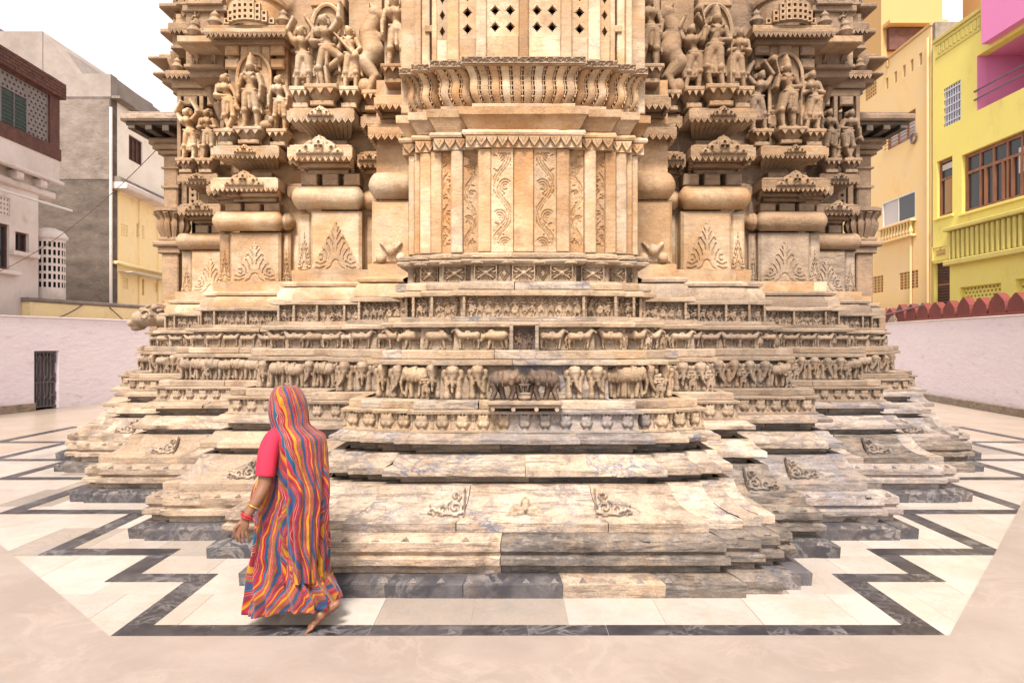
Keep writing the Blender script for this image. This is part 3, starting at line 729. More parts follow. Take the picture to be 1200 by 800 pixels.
def pil(x0, x1, y, mat, bv=.008):
    for s in (1, -1):
        xa, xb = AX+s*x0, AX+s*x1
        MB().box(xa, xb, y, y+.3, ZP0, ZP1-RN.uniform(0, .004), bv=bv).build("pilaster", mat, temple)
MB().box(AX-.086, AX+.086, 5.85, 6.2, ZP0, ZP1, bv=.008).build("pilaster", M_warm, temple)
for k, (x0, x1, y) in enumerate(((.28, .393, 5.85), (.527, .628, 5.905), (.712, .808, 5.955), (.81, .908, 5.99), (.91, .963, 6.03), (.965, 1.02, 6.07))):
    pil(x0, x1, y, M_cream if k % 2 else M_warm)
for s in (1, -1):
    for (x0, x1, y, sd) in ((.09, .276, 5.876, 0), (.397, .523, 5.955, 1.3), (.632, .708, 5.995, 2.2)):
        w = x1-x0; mt = M_cream if x0 < .3 else M_warm
        me = vine(w, ZP1-ZP0, sd)(mt)
        inst("vine_panel", me, temple, T(AX+s*(x0+x1)/2, y, ZP0) @ S3(s, 1, 1))
        MB().box(AX+s*x0-.0, AX+s*x1, y+.002, y+.25, ZP0, ZP1-.005).build("pilaster_back", M_warm, temple)
CF2 = CF
def sweep_all(name, prof, mat_fn, fac, rng, **k): course(name, prof, mat_fn, rng, fac=fac, **k)
wm = lambda i, s, x: M_warm if RN.random() < .5 else M_cream
CB = CF+[(1.5, 6.8)]
course("cornice_fringe_band", [(.025, 3.455), (.025, 3.553), (.05, 3.556), (.058, 3.575), (.05, 3.597), (.012, 3.60), (.012, 3.612)], wm, range(4), fac=CB, blen=2, dend=6.9)
course("cornice_bevel", [(.01, 3.615), (.07, 3.715), (.085, 3.722), (.088, 3.785), (.07, 3.793)], wm, range(4), fac=CB, blen=1.1, chip=.05, dend=6.9)
course("cornice_top", [(-.03, 3.796), (-.03, 3.848)], lambda i, s, x: M_cream, range(4), fac=CB, blen=1.1, dend=6.9)
def fringe_mesh(key, n, w, h, mat, d=.03, top=.035):
    def f(m):
        b = MB(); p = w/n
        for k in range(n):
            c = -w/2+(k+.5)*p
            b.prism([(c-p*.5, 0), (c-p*.42, -h*.35), (c, -h), (c+p*.42, -h*.35), (c+p*.5, 0)][::-1], -d, 0)
            b.prism([(c-p*.18, -h*.1), (c, -h*.6), (c+p*.18, -h*.1)][::-1], -d-.006, -d)
        return b.mesh("tooth_fringe", m)
    return mesh_of(key, mat, f)
for i, s, a, b, y in fronts(.025, CB, range(4)):
    n = max(1, round((b-a)/.088)); w = b-a
    inst("tooth_fringe", fringe_mesh('cf%d' % i, n, w, .085, M_warm), temple, T(AX+(a+b)/2, y, 3.545))
# ribbed bell of petals under the balcony
def bell_o(t): return -.06+.10*t+.022*math.sin(2*math.pi*(t-.02))
bk = MB()
def petal(i, s, a0, a1, D, t_n=14, W=0, Wp=0):
    b = MB()
    for r in range(t_n+1):
        t = r/t_n; o = bell_o(t); z = 3.846+.296*t
        xa, xb = (-(W+o), W+o) if i == 0 else (Wp+o, W+o)
        for c in range(6):
            u = c/5; q = a0+(a1-a0)*u; x = xa+(xb-xa)*q
            x += .003*math.sin(2*math.pi*t)
            b.v.append((AX+(s if i else 1)*x, D-o-.004-.008*(1-(2*u-1)**2), z))
    for r in range(t_n):
        for c in range(5):
            f = (r*6+c, r*6+c+1, (r+1)*6+c+1, (r+1)*6+c); b.f.append(f if s > 0 or i == 0 else f[::-1])
    return b
for i in range(4):
    W, D = CF[i]; Wp = CF[i-1][0] if i else 0
    for s in ((1, -1) if i else (1,)):
        L = 2*W if i == 0 else W-Wp
        n = max(2, round(L/.09)); bead = MB()
        for k in range(n):
            petal(i, s, (k+.03)/n, (k+.72)/n, D, W=W, Wp=Wp).build("bell_petal", M_warm if (k+i) % 3 else M_cream, temple, smooth=60)
            for e in (.84,):
                for r in range(11):
                    t = (r+.5)/11; o = bell_o(t); z = 3.846+.296*t
                    xa, xb = (-(W+o), W+o) if i == 0 else (Wp+o, W+o)
                    q = min(1, max(0, (k+e)/n)); x = xa+(xb-xa)*q; x += .003*math.sin(2*math.pi*t)
                    xx = AX+(s if i else 1)*x
                    bead.box(xx-.0042, xx+.0042, D-o-.002, D-o+.03, z-.0165, z+.0165)
            for r in range(7):
                t = (r+.5)/7; o = bell_o(t); z = 3.846+.296*t
                xa, xb = (-(W+o), W+o) if i == 0 else (Wp+o, W+o); x0_ = xa+(xb-xa)*(k+.7)/n; x1_ = xa+(xb-xa)*min(1, (k+1.04)/n)
                sg_ = s if i else 1; bead.box(AX+sg_*x0_, AX+sg_*x1_, D-o-.001, D-o+.03, z-.004, z+.004)
        tag(bead.build("petal_bead", M_warm, temple), kind='stuff')
        for r in range(15):
            pass
        bb = MB()
        for r in range(15):
            t = r/14; o = bell_o(t)-.035; z = 3.846+.296*t
            xa, xb = (-(W+o), W+o) if i == 0 else (Wp+o-.05, W+o)
            bb.v += [(AX+(s if i else 1)*xa, D-o, z), (AX+(s if i else 1)*xb, D-o, z), (AX+(s if i else 1)*xb, D-o+.6, z)]
        for r in range(14):
            for c in range(2): bb.f.append((r*3+c, r*3+c+1, r*3+3+c+1, r*3+3+c))
        bb.build("bell_body", M_warm, temple)
course("bell_rim", [(.04, 4.144), (.055, 4.148), (.06, 4.152), (.062, 4.205), (.05, 4.212), (-.02, 4.215)], wm, range(4), fac=CB, blen=2, dend=6.9)
def scroll_strip(w, h):
    def f(m):
        st = .005; X, Z = grid(w, h, st); p = .075; Zc = Z-h/2
        k = ((X+10*p) % p)-p/2; sg = np.where(np.floor((X+10*p)/p) % 2 > 0, 1, -1)
        r = np.hypot(k, Zc); th = np.arctan2(Zc*sg, k)
        R = (r < .026)&(np.abs(((r/.014-th/(2*np.pi)) % 1)-.5) < .27)
        R |= (np.abs(Zc-sg*.018*np.cos(np.pi*k/p)) < .0035)
        H = np.where(R, .02, .006); H = np.where((np.abs(Zc) > h/2-.006), .02, H)
        return hfield("scroll_strip", m, H, np.ones_like(X, bool), -w/2, 0, st)
    return f
for i, s, a, b, y in fronts(.062, CB, range(4)):
    w = b-a-.012
    inst("scroll_strip", mesh_of('ss%d' % i, M_carve, scroll_strip(w, .053)), temple, T(AX+(a+b)/2, y+.002, 4.152))
# balcony: piers and pierced panels
HOLE = ["...#...", "..###..", ".#####.", "#######", ".#####.", "..###..", "...#..."]
def jali(nx, nz, pitch=.104, pad=.03, pat=HOLE, px=None, depth=.05):
    def f(m):
        k = len(pat); cell = pitch*.62/k
        w, h = nx*pitch+pad*2-.03, nz*pitch+pad*2-.03; b = MB()
        xs = [-w/2]; zs = [0]; holes = []
        for a in range(nx):
            for c in range(nz):
                holes.append((-w/2+pad-.015+(a+.5)*pitch, pad-.015+(c+.5)*pitch))
        # rows of boxes round the holes
        zl = sorted({0.0, h}|{hz+(r-k/2)*cell for _, hz in holes for r in range(k+1)})
        for z0, z1 in zip(zl[:-1], zl[1:]):
            zc = (z0+z1)/2; seg = []
            for hx, hz in holes:
                r = int((zc-hz)/cell+k/2)
                if 0 <= (zc-hz)/cell+k/2 < k:
                    row = pat[r]; c0, c1 = row.find('#'), row.rfind('#')+1
                    if c0 >= 0: seg.append((hx+(c0-k/2)*cell, hx+(c1-k/2)*cell))
            x = -w/2
            for s0, s1 in sorted(seg)+[(w/2, w/2)]:
                if s0-x > 1e-4: b.box(x, s0, -depth, 0, z0, z1)
                x = s1
        return b.mesh("pierced_panel", m)
    return f
ZB = 4.217
balc = MB()
for x0, x1, y in ((-.042, .042, 5.83), (.318, .412, 5.83), (.557, .662, 5.88), (.752, .80, 5.95), (.82, .89, 5.98), (.90, .96, 6.02)):
    for s in ((1,) if x0 < 0 else (1, -1)):
        MB().box(AX+s*x0, AX+s*x1, y, y+.3, ZB, 5.3, bv=.008).build("balcony_pier", M_cream if RN.random() < .7 else M_warm, temple)
for s in (1, -1):
    for (xc, w, y, k, key) in ((.18, .274, 5.91, 2, 'j2'), (.485, .142, 5.95, 1, 'j1'), (.707, .088, 6.0, 1, 'j1')):
        me = mesh_of(key, M_cream, jali(k, 7, .142, .022))
        inst("pierced_panel", me, temple, T(AX+s*xc, y, 4.42) @ S3(w/(k*.142+.014), 1, 1))
        MB().box(AX+s*(xc-w/2), AX+s*(xc+w/2), y-.062, y, ZB, 4.418, bv=.006).build("balcony_sill", M_cream, temple)
    MB().box(AX+s*.70, AX+s*.80, 6.05, 6.12, ZB, 5.3).build("balcony_wall", M_warm, temple)
    MB().box(AX+s*.77, AX+s*.86, 5.96, 5.979, 4.5, 4.56, bv=.006).build("pier_band", M_warm, temple)
    MB().box(AX+s*.962, AX+s*1.10, 6.15, 6.6, 3.85, 5.6, bv=.008).build("balcony_wall", M_cream, temple)
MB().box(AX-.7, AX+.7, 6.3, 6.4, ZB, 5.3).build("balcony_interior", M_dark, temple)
MB().box(AX-1.0, AX+1.0, 5.8, 6.9, 5.302, 5.5).build("balcony_lintel", M_warm, temple)
MB().box(AX-.95, AX+.95, 6.12, 6.9, 2.57, 4.2).build("core_wall", M_warm, temple)

# ---- side bays: wall blocks with palmettes, cushions, eaves, statues
PAL = [[(.08, .81), (.13, .88)], [(.07, .63), (.10, .70), (.19, .79)], [(.07, .42), (.10, .53), (.28, .67)], [(.2, .30), (.24, .41), (.37, .55)], [(.34, .2), (.37, .31), (.48, .41)],
       [(.66, .31), (.56, .31), (.51, .24), (.56, .175), (.63, .2)], [(.42, .16), (.56, .115), (.7, .115), (.81, .14)], [(.46, .06), (.66, .02), (.84, .03)], [(.33, .66), (.36, .62)], [(.21, .8), (.24, .77)], [(.58, .44), (.62, .4)], [(.12, .93), (.05, .96)]]
def palmette(wd=.5, ht=.42):
    def f(m):
        st = .0055; X, Z = np.meshgrid(np.arange(-wd/2, wd/2+st, st), np.arange(0, ht+st, st)); AX_ = np.abs(X)
        mask = (Z/ht < 1.05-AX_/(wd/2)*1.0)
        pts = [[(a*wd/2, y*ht) for a, y in s_] for s_ in PAL]
        d = strokes_field(AX_, Z, pts); e = (1.05-AX_/(wd/2)-Z/ht)*ht
        H = .016*np.clip(e/.012, 0.05, 1); H = np.where(d < .0065, .0005, H)
        arch = strokes_field(AX_, Z, [[(.36*wd/2, 0), (.2*wd/2, .05*ht), (.1*wd/2, .17*ht), (0, .2*ht)]])
        H = np.where(arch < .011, .016-.014*np.clip(1-arch/.011, 0, 1)**.5, H)
        return hfield("palmette", m, H, mask, -wd/2, 0, st)
    return f
blocks = [  # x0, x1, y, palmette
    (1.10, 1.50, 6.79, 'small'), (1.50, 1.72, 7.5, None), (1.72, 2.27, 7.345, 'big'), (2.27, 2.43, 7.40, 'half'),
    (2.43, 2.98, 8.95, None), (2.98, 3.08, 8.86, 'half'), (3.08, 3.74, 8.79, 'big'), (3.74, 3.90, 8.84, 'half'),
    (3.90, 4.45, 10.75, None), (4.45, 5.07, 10.56, 'big'), (5.07, 5.25, 10.62, 'half'), (5.25, 5.6, 11.66, None)]
for s in (1, -1):
    for (x0, x1, y, k) in blocks:
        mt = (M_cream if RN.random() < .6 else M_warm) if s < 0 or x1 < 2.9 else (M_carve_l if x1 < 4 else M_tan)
        b = MB().box(AX+s*(x0+.002), AX+s*(x1-.002), y, y+.6, 2.57, 3.205, bv=.03)
        b.build("wall_block", mt, temple)
        xc = AX+s*(x0+x1)/2
        if k == 'big': inst("palmette", mesh_of('pal', mt, palmette()), temple, T(xc, y+.002, 2.575) @ S3(.93*(x1-x0)/.5, 1, 1.2))
        if k == 'half': inst("palmette", mesh_of('palh', mt, palmette(.17, .40)), temple, T(xc, y+.002, 2.58) @ S3(.93*(x1-x0)/.17, 1, 1))
        if k == 'small':
            P = [(-.1, .06, .05, -.1, .06, .05, .03), (.1, .06, .05, .1, .06, .05, .03), (0, .14, .055, 0, .14, .055, .03), (-.09, .2, .02, 0, .1, .02, .03), (.09, .2, .02, 0, .1, .02, .03)]
            me = mesh_of('curls', mt, lambda m: blobs("curl_carving", m, P, .009, 1, .8, mindepth=.02))
            inst("curl_carving", me, temple, T(xc, y+.004, 2.57))
def cushion(x0, x1, yf, z0, z1, mat, s, r=.11):
    """a heavy rolled cushion of stone with rounded ends"""
    b = MB(); n = 12; cols = []
    # plan outline of the front: left end arc, front, right end arc
    plan = [(x0+r-r*math.sin(math.pi/2*(1-k/6)) , r-r*math.cos(math.pi/2*(1-k/6))) for k in range(7)]
    plan += [(x1-r+r*math.sin(math.pi/2*(k/6)), r-r*math.cos(math.pi/2*(k/6))) for k in range(7)]
    plan = [(x0, .6)]+plan+[(x1, .6)]
    xc = (x0+x1)/2
    for (px, py) in plan:
        for k in range(n+1):
            w = -math.pi/2+math.pi*k/n; ins = .13*(1-math.cos(w))**.9
            fx = px-(px-xc)/abs(px-xc)*ins*min(1, abs(py-.0)/r) if py > 0 else px
            b.v.append((AX+s*fx, yf+py+ins, (z0+z1)/2+(z1-z0)/2*math.sin(w)))
    m = n+1
    for c in range(len(plan)-1):
        for k in range(n):
            f = (c*m+k, (c+1)*m+k, (c+1)*m+k+1, c*m+k+1); b.f.append(f if s > 0 else f[::-1])
    for k in (0, n):
        pass
    b.build("stone_cushion", mat, temple, smooth=50)
for s in (1, -1):
    for (x0, x1, y, z0, z1) in ((1.06, 1.53, 6.70, 3.215, 3.485), (1.5, 1.75, 7.36, 3.235, 3.46), (1.69, 2.47, 7.24, 3.22, 3.475), (2.93, 3.11, 8.74, 3.24, 3.46), (3.03, 3.95, 8.67, 3.22, 3.475), (4.4, 5.3, 10.46, 3.22, 3.475)):
        mt = M_cream if s < 0 else (M_carve_u if x1 > 2.9 else M_warm)
        cushion(x0, x1, y, z0, z1, mt, s)
# plain upper wall behind everything
FACU = FACW[:-1]+[(5.72, 11.6)]
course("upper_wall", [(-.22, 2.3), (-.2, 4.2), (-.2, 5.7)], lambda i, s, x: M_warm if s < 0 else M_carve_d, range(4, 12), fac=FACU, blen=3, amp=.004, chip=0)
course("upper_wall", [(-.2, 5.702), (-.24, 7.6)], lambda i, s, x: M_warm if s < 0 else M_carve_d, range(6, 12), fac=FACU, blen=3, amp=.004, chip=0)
def crest(m):
    P = [(0, .3, .3, 0, .42, .24, .05), (0, .62, .1, 0, .8, .05, .05), (-.35, .2, .2, -.6, .3, .18, .03), (.35, .2, .2, .6, .3, .18, .03), (-.7, .12, .12, -1.0, .1, .1, .02), (.7, .12, .12, 1.0, .1, .1, .02), (-.55, .45, .1, -.4, .55, .08, .04), (.55, .45, .1, .4, .55, .08, .04)]
    st = .03; X, Z = np.meshgrid(np.arange(-1.2, 1.2, st), np.arange(0, .95, st)); H = np.where((np.hypot(X/.5, (Z-.1)/.72) < 1)|((np.abs(X) < 1.12)&(Z < .3-.12*np.abs(X)+.05*np.cos(X*14))), .09, -1.)
    for (ax, az, ar, bx, bz, br_, dep) in P:
        dx, dz = bx-ax, bz-az; L = dx*dx+dz*dz; t = np.clip(((X-ax)*dx+(Z-az)*dz)/L, 0, 1); r = ar+(br_-ar)*t
        q = r*r-((X-ax-t*dx)**2+(Z-az-t*dz)**2); H = np.where(q > 0, np.maximum(H, dep+.1+.35*np.sqrt(np.maximum(q, 0))), H)
    for ex, ez, er in ((-.11, .3, .085), (.11, .3, .085), (-.6, .27, .06), (.6, .27, .06), (0, .52, .05), (-.9, .1, .05), (.9, .1, .05)):
        r = np.hypot(X-ex, Z-ez); H = np.where(r < er, .02, H); H = np.where((r >= er)&(r < er*1.5)&(H > -.5), H+.06, H)
    return hfield("eave_crest", m, np.maximum(H, .05), H > -.5, -1.2, 0, st, .19)
def eave(x0, x1, yf, zb, s, mat, crest_k=0, h=.1, dep=.3, drop=.12, ribs=7, fr=.055):
    w = x1-x0; F = T(AX+s*(x0+x1)/2, yf, 0)
    b = MB().box(-w/2, w/2, 0, dep, zb, zb+h, bv=.006)
    b.box(-w/2+.015, w/2-.015, .03, dep, zb+h+.0015, zb+h+.03, bv=.01).box(-w/2+.05, w/2-.05, .07, dep, zb+h+.032, zb+h+.05, bv=.005)
    b.build("eave_slab", mat, temple, F=F)
    q = MB(); wa = w*.86
    if fr < .055 or crest_k == .55:            # leafed inverted pyramid under the upper eave
        for k in range(ribs):
            u0, u1 = (k+.05)/ribs, (k+.95)/ribs
            for t0, t1, a0, a1, zz0, zz1 in ((.2, .6, .08, .16, zb-.004, zb-.03), (.6, 1, .16, .28, zb-.03, zb-.085)):
                w0, w1 = w*(1-1.5*a0), w*(1-1.5*a1); y0, y1 = dep*t0, dep*t1
                pp = [(-w0/2+w0*u0, y0, zz0), (-w0/2+w0*u1, y0, zz0), (-w1/2+w1*u1, y1, zz1), (-w1/2+w1*u0, y1, zz1)]
                n0 = len(q.v); q.v += pp+[(x, y+.02, z+.03) for x, y, z in pp]
                q.f += [tuple(n0+e for e in f) for f in ((0, 3, 2, 1), (4, 5, 6, 7), (0, 1, 5, 4), (1, 2, 6, 5), (2, 3, 7, 6), (3, 0, 4, 7))]
    else:                                      # stepped hollow with slanting end brackets
        q.box(-w*.40, w*.40, dep*.55, dep+.2, zb-.05, zb-.003, bv=.01).box(-w*.33, w*.33, dep*.78, dep+.2, zb-.1, zb-.0505, bv=.01)
        for sd in (-1, 1):
            for k in range(6):
                c = sd*w*(.47-.018*k); q.box(c-.018, c+.018, .05+dep*.15*k, .05+dep*.15*(k+.8), zb-.02-.012*k, zb-.003)
    q.build("eave_soffit", mat, temple, F=F)
    n = max(2, round(w/.062)); key = 'ef%d_%d' % (round(w*1000), n)
    inst("eave_fringe", fringe_mesh(key, n, w, fr*1.05, mat, .02), temple, F @ T(0, .022, zb+.012))
    if crest_k: inst("eave_crest", mesh_of('crest', mat, crest), temple, F @ T(0, -.004, zb+h*.25) @ S3(crest_k*1.15, 1, crest_k*1.2))
def pedestal(xc, w, yf, z0, z1, s, mat):
    b = MB(); hh = z1-z0
    b.box(-w*.36, w*.36, .05, .28, z0, z0+hh*.25, bv=.008)
    b.lathe([(w*.30, z0+hh*.25), (w*.36, z0+hh*.4), (w*.5, z0+hh*.72), (w*.52, z0+hh*.78)], 12, (0, .2), math.pi, 2*math.pi)
    b.box(-w/2, w/2, 0, .3, z0+hh*.76, z1, bv=.012)
    for k in (-.3, 0, .3): b.prism([(w*(k-.1), z0+hh*.76), (w*k, z0+hh*.5), (w*(k+.1), z0+hh*.76)][::-1], -.006, .05)
    b.build("statue_pedestal", mat, temple, F=T(AX+s*xc, yf, 0))
def statue(xc, yf, z, hgt, pose, s, mat, flip=1):
    me = mesh_of('st%s_%d' % ('_'.join(map(str, pose)), 1), mat, lambda m: blobs("statue", m, fig(*pose), .0095, 1.0, 1.2, rough=.001))
    inst("statue", me, temple, T(AX+s*xc, yf, z) @ S3(flip*hgt*.98, hgt*1.15, hgt))
def beast(m):
    P = [(0, .5, .13, .05, .7, .11, .06), (.05, .7, .1, -.04, .88, .085, .08), (-.04, .9, .085, -.14, .84, .05, .1), (0, .5, .12, .1, .34, .1, .06), (.1, .36, .1, -.02, .22, .055, .08), (-.02, .22, .05, .06, .03, .045, .08), (-.02, .66, .05, -.16, .62, .035, .1), (-.16, .62, .03, -.2, .74, .03, .1), (.14, .3, .04, .22, .5, .03, .04), (.22, .5, .03, .12, .62, .025, .05), (0, .98, .03, .04, 1.04, .015, .05), (.1, .1, .1, .1, .1, .1, .04)]
    return blobs("rampant_beast", m, P, .013, 1, 1.0)
for s in (1, -1):
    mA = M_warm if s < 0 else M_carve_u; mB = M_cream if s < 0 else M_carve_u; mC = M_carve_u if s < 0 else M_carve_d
    # ---- bay next to the middle
    eave(1.10, 1.5, 6.62, 3.80, s, mA, 0, .08, .4, .14, 5); eave(1.06, 1.42, 6.52, 4.06, s, mA, 0, .07, .4, .14, 5)
    MB().box(AX+s*1.08, AX+s*1.45, 6.8, 7.2, 3.47, 4.4).build("bay_wall", M_warm, temple)
    MB().box(AX+s*1.1, AX+s*1.36, 6.74, 7.2, 4.205, 5.8, bv=.01).build("bay_wall", mB, temple)
    pedestal(1.235, .24, 6.5, 4.28, 4.45, s, mA); statue(1.235, 6.70, 4.45, .72, ('stand', .03, 0, 1, 1), s, mB)
    # ---- second bay
    for q in (1.82, 2.05, 2.28): MB().box(AX+s*(q-.085), AX+s*(q+.085), 7.32, 7.7, 3.475, 3.60, bv=.01).build("bracket_block", mC, temple)
    eave(1.76, 2.44, 7.10, 3.72, s, mB, 1.0, .1, .42, .13, 9); eave(1.46, 1.74, 7.22, 3.68, s, mA, .5, .1, .4, .1, 5)
    MB().box(AX+s*1.86, AX+s*2.28, 7.3, 7.7, 3.873, 3.95, bv=.01).build("bracket_block", mC, temple)
    eave(1.72, 2.42, 7.02, 4.09, s, mB, .55, .085, .45, .13, 11, .05); eave(1.44, 1.70, 7.2, 4.09, s, mA, 0, .085, .4, .1, 5)
    for (xc, w, y) in ((2.06, .34, 6.98), (1.80, .22, 7.05), (2.30, .22, 7.05)): pedestal(xc, w, y, 4.23, 4.44, s, mB)
    MB().box(AX+s*1.9, AX+s*2.22, 7.27, 7.6, 4.26, 5.36, bv=.01).build("statue_backing", mB, temple)
    MB().box(AX+s*1.88, AX+s*2.24, 7.25, 7.6, 5.362, 5.5, bv=.01).build("statue_canopy", mA, temple)
    MB().box(AX+s*1.5, AX+s*1.85, 7.33, 7.6, 4.26, 5.6).build("statue_backing", mA, temple)
    if s < 0:
        statue(2.06, 7.2, 4.44, .78, ('dance', .05, 0, 0, 1), s, M_cream); statue(1.80, 7.22, 4.43, .68, ('lute', -.03, 1, 0, 0), s, M_cream, -1); statue(2.31, 7.22, 4.43, .68, ('armup2', .04, 1, 0, 1), s, M_cream)
    else:
        statue(2.03, 7.2, 4.44, .80, ('hold', -.02, 1, 1, 0), s, mB); statue(1.79, 7.22, 4.43, .70, ('armup2', .04, 1, 0, 1), s, mB); statue(2.28, 7.22, 4.43, .66, ('pray', -.04, 1, 0, 1), s, mB)
    me = mesh_of('beast', mB, beast); inst("rampant_beast", me, temple, T(AX+s*1.57, 7.3, 4.4) @ S3(s*.95, 1.0, .95))
    pedestal(1.57, .2, 7.1, 4.22, 4.42, s, mA)
    # ---- third bay
    for q in (3.2, 3.45, 3.7): MB().box(AX+s*(q-.1), AX+s*(q+.1), 8.8, 9.2, 3.475, 3.58, bv=.01).build("bracket_block", mC, temple)
    eave(3.03, 3.88, 8.55, 3.72, s, mB, 1.0, .1, .45, .13, 9); eave(2.5, 3.0, 8.8, 3.7, s, mC, .6, .1, .3, .1, 6); eave(3.6, 4.0, 8.7, 3.70, s, mC, 0, .08, .3, .1, 5)
    MB().box(AX+s*3.2, AX+s*3.7, 8.8, 9.2, 3.873, 3.98, bv=.01).build("bracket_block", mC, temple)
    eave(3.0, 3.85, 8.5, 4.12, s, mB, .55, .09, .5, .14, 11, .05); eave(2.5, 2.97, 8.75, 4.1, s, mC, 0, .085, .3, .1, 6)
    for (xc, w, y) in ((3.39, .36, 8.46), (3.06, .26, 8.56), (3.72, .26, 8.56)): pedestal(xc, w, y, 4.27, 4.47, s, mB)
    MB().box(AX+s*3.2, AX+s*3.58, 8.74, 9.1, 4.3, 5.62, bv=.01).build("statue_backing", mB, temple)
    for q in (3.0, 3.62): MB().box(AX+s*q, AX+s*(q+.15), 8.82, 9.1, 4.3, 5.62, bv=.01).build("statue_backing", mA if s < 0 else mC, temple)
    for q in (3.10, 3.39, 3.68):
        for zz_ in (5.28, 5.46): MB().box(AX+s*(q-.09), AX+s*(q+.09), 8.71, 8.76, zz_, zz_+.13, bv=.02).build("carved_square", mA if s < 0 else mC, temple)
    if s < 0:
        statue(3.39, 8.66, 4.47, .86, ('stand', .0, 0, 1, 0), s, M_cream); statue(3.72, 8.7, 4.45, .74, ('cross', .06, 0, 0, 1), s, M_cream); statue(3.05, 8.7, 4.45, .72, ('stand', .03, 0, 0, 1), s, M_cream)
        MB().ell((AX+s*3.2, 8.6, 4.52), (.09, .06, .06), 10, 6).ell((AX+s*3.13, 8.58, 4.58), (.04, .04, .05), 8, 6).build("carved_animal", mB, temple, smooth=60)
    else:
        statue(3.37, 8.66, 4.47, .84, ('hold', .03, 0, 1, 0), s, mB, 1); statue(3.70, 8.7, 4.45, .78, ('pray', .04, 1, 0, 1), s, mB); statue(3.03, 8.7, 4.45, .78, ('armup2', -.05, 1, 0, 1), s, mC)
    MB().box(AX+s*2.9, AX+s*3.95, 8.5, 9.2, 5.64, 5.70, bv=.012).build("roof_slab", mB, temple); MB().box(AX+s*2.92, AX+s*3.93, 8.54, 9.2, 5.702, 5.76, bv=.012).build("roof_slab", mA, temple)
    MB().box(AX+s*3.952, AX+s*4.4, 8.75, 9.4, 5.63, 5.72, bv=.012).build("roof_slab", mB, temple)
    inst("tooth_fringe", fringe_mesh('rf1', 17, 1.02, .06, mC), temple, T(AX+s*3.425, 8.53, 5.645))
    MB().box(AX+s*2.98, AX+s*3.9, 8.66, 9.2, 5.57, 5.639, bv=.01).build("bracket_block", mC, temple)
    # ---- fourth bay
    for q in (4.65, 4.9): MB().box(AX+s*(q-.1), AX+s*(q+.1), 10.56, 11, 3.475, 3.6, bv=.01).build("bracket_block", mC, temple)
    eave(4.5, 5.15, 10.3, 3.74, s, mC, .85, .1, .45, .12, 7); eave(4.52, 5.13, 10.25, 4.2, s, mC, .55, .09, .5, .14, 7)
    for xc in (4.72, 5.02): pedestal(xc, .26, 10.22, 4.34, 4.55, s, mC)
    if s < 0: statue(4.72, 10.42, 4.55, .78, ('pray', .03, 0, 0, 1), s, mB); statue(5.03, 10.44, 4.55, .8, ('armup2', .05, 1, 0, 1), s, mB)
    else: statue(4.72, 10.42, 4.55, .78, ('stand', .03, 0, 0, 1), s, mC); statue(5.03, 10.44, 4.55, .78, ('cross', -.05, 0, 0, 1), s, mC)
    for q in (4.54, 4.86, 5.2): MB().box(AX+s*(q-.03), AX+s*(q+.03), 10.45, 10.9, 4.5, 5.55, bv=.008).build("niche_post", mC, temple)
    MB().box(AX+s*4.5, AX+s*5.24, 10.46, 10.9, 5.552, 5.66, bv=.008).build("niche_frame", mC, temple)
    for q in (4.66, 5.02): MB().box(AX+s*(q-.1), AX+s*(q+.1), 10.42, 10.47, 5.4, 5.54, bv=.02).build("carved_square", mC, temple)
    for (a_, b2_, y_, z0_, z1_, fr_) in ((4.35, 5.35, 10.32, 5.83, 5.9, 1), (4.45, 5.3, 10.42, 5.67, 5.828, 0), (4.1, 5.35, 10.4, 6.55, 6.66, 1), (4.2, 5.2, 10.5, 6.86, 6.95, 1), (4.25, 5.3, 10.55, 6.66, 6.86, 0), (4.2, 5.3, 10.5, 7.15, 7.25, 1)):
        MB().box(AX+s*a_, AX+s*b2_, y_, 11, z0_, z1_-.002, bv=.012).build("roof_slab", mC, temple)
        if fr_: inst("tooth_fringe", fringe_mesh('rf%d' % round((b2_-a_)*100), round((b2_-a_)/.07), b2_-a_-.02, .07, mC), temple, T(AX+s*(a_+b2_)/2, y_+.025, z0_+.005))
    # pierced bell domes
    def dome(xc, yc, z0, r, n_rows, mat):
        b = MB(); b.lathe([(r, z0), (r*.97, z0+r*.9), (r*1.04, z0+r*.95), (r*1.04, z0+r*1.1), (r*.95, z0+r*1.15), (r*.7, z0+r*1.3), (r*.8, z0+r*1.5), (r*1.15, z0+r*1.75), (r*1.2, z0+r*1.9)], 20, (0, 0), math.pi, 2*math.pi)
        b.build("bell_dome", mat, temple, F=T(AX+s*xc, yc, 0), smooth=35)
        q = MB(); c = r*1.75/9
        for rr in range(n_rows):
            nn = 2*(n_rows-rr)-1
            for k in range(nn):
                x = (k-(nn-1)/2)*c; z = z0+.02+rr*c*1.02; y = -math.sqrt(max(.001, (r*1.05)**2-min(x*x, r*r)))
                a = .5*c
                for (x0_, x1_, z0_, z1_) in ((-a, -a*.5, 0, c), (a*.5, a, 0, c), (-a*.5, a*.5, 0, c*.22), (-a*.5, a*.5, c*.78, c)):
                    q.box(x+x0_, x+x1_, y-.035, y+.02, z+z0_, z+z1_)
        q.build("pierced_gable", mat, temple, F=T(AX+s*xc, yc, 0))
    dome(3.40, 8.85, 5.762, .36, 5, mB); dome(4.75, 10.75, 5.905, .32, 5, mC)
    for (xc, yc, z, k) in ((3.85, 8.62, 5.76, 1), (4.2, 8.8, 5.73, 1), (5.2, 10.4, 5.91, 1), (2.98, 8.6, 5.765, 1)):
        MB().lathe([(.0, z), (.05, z), (.09, z+.06), (.05, z+.12), (.06, z+.15), (.0, z+.22)], 10, (AX+s*xc, yc)).build("corner_finial", mC, temple, smooth=40)
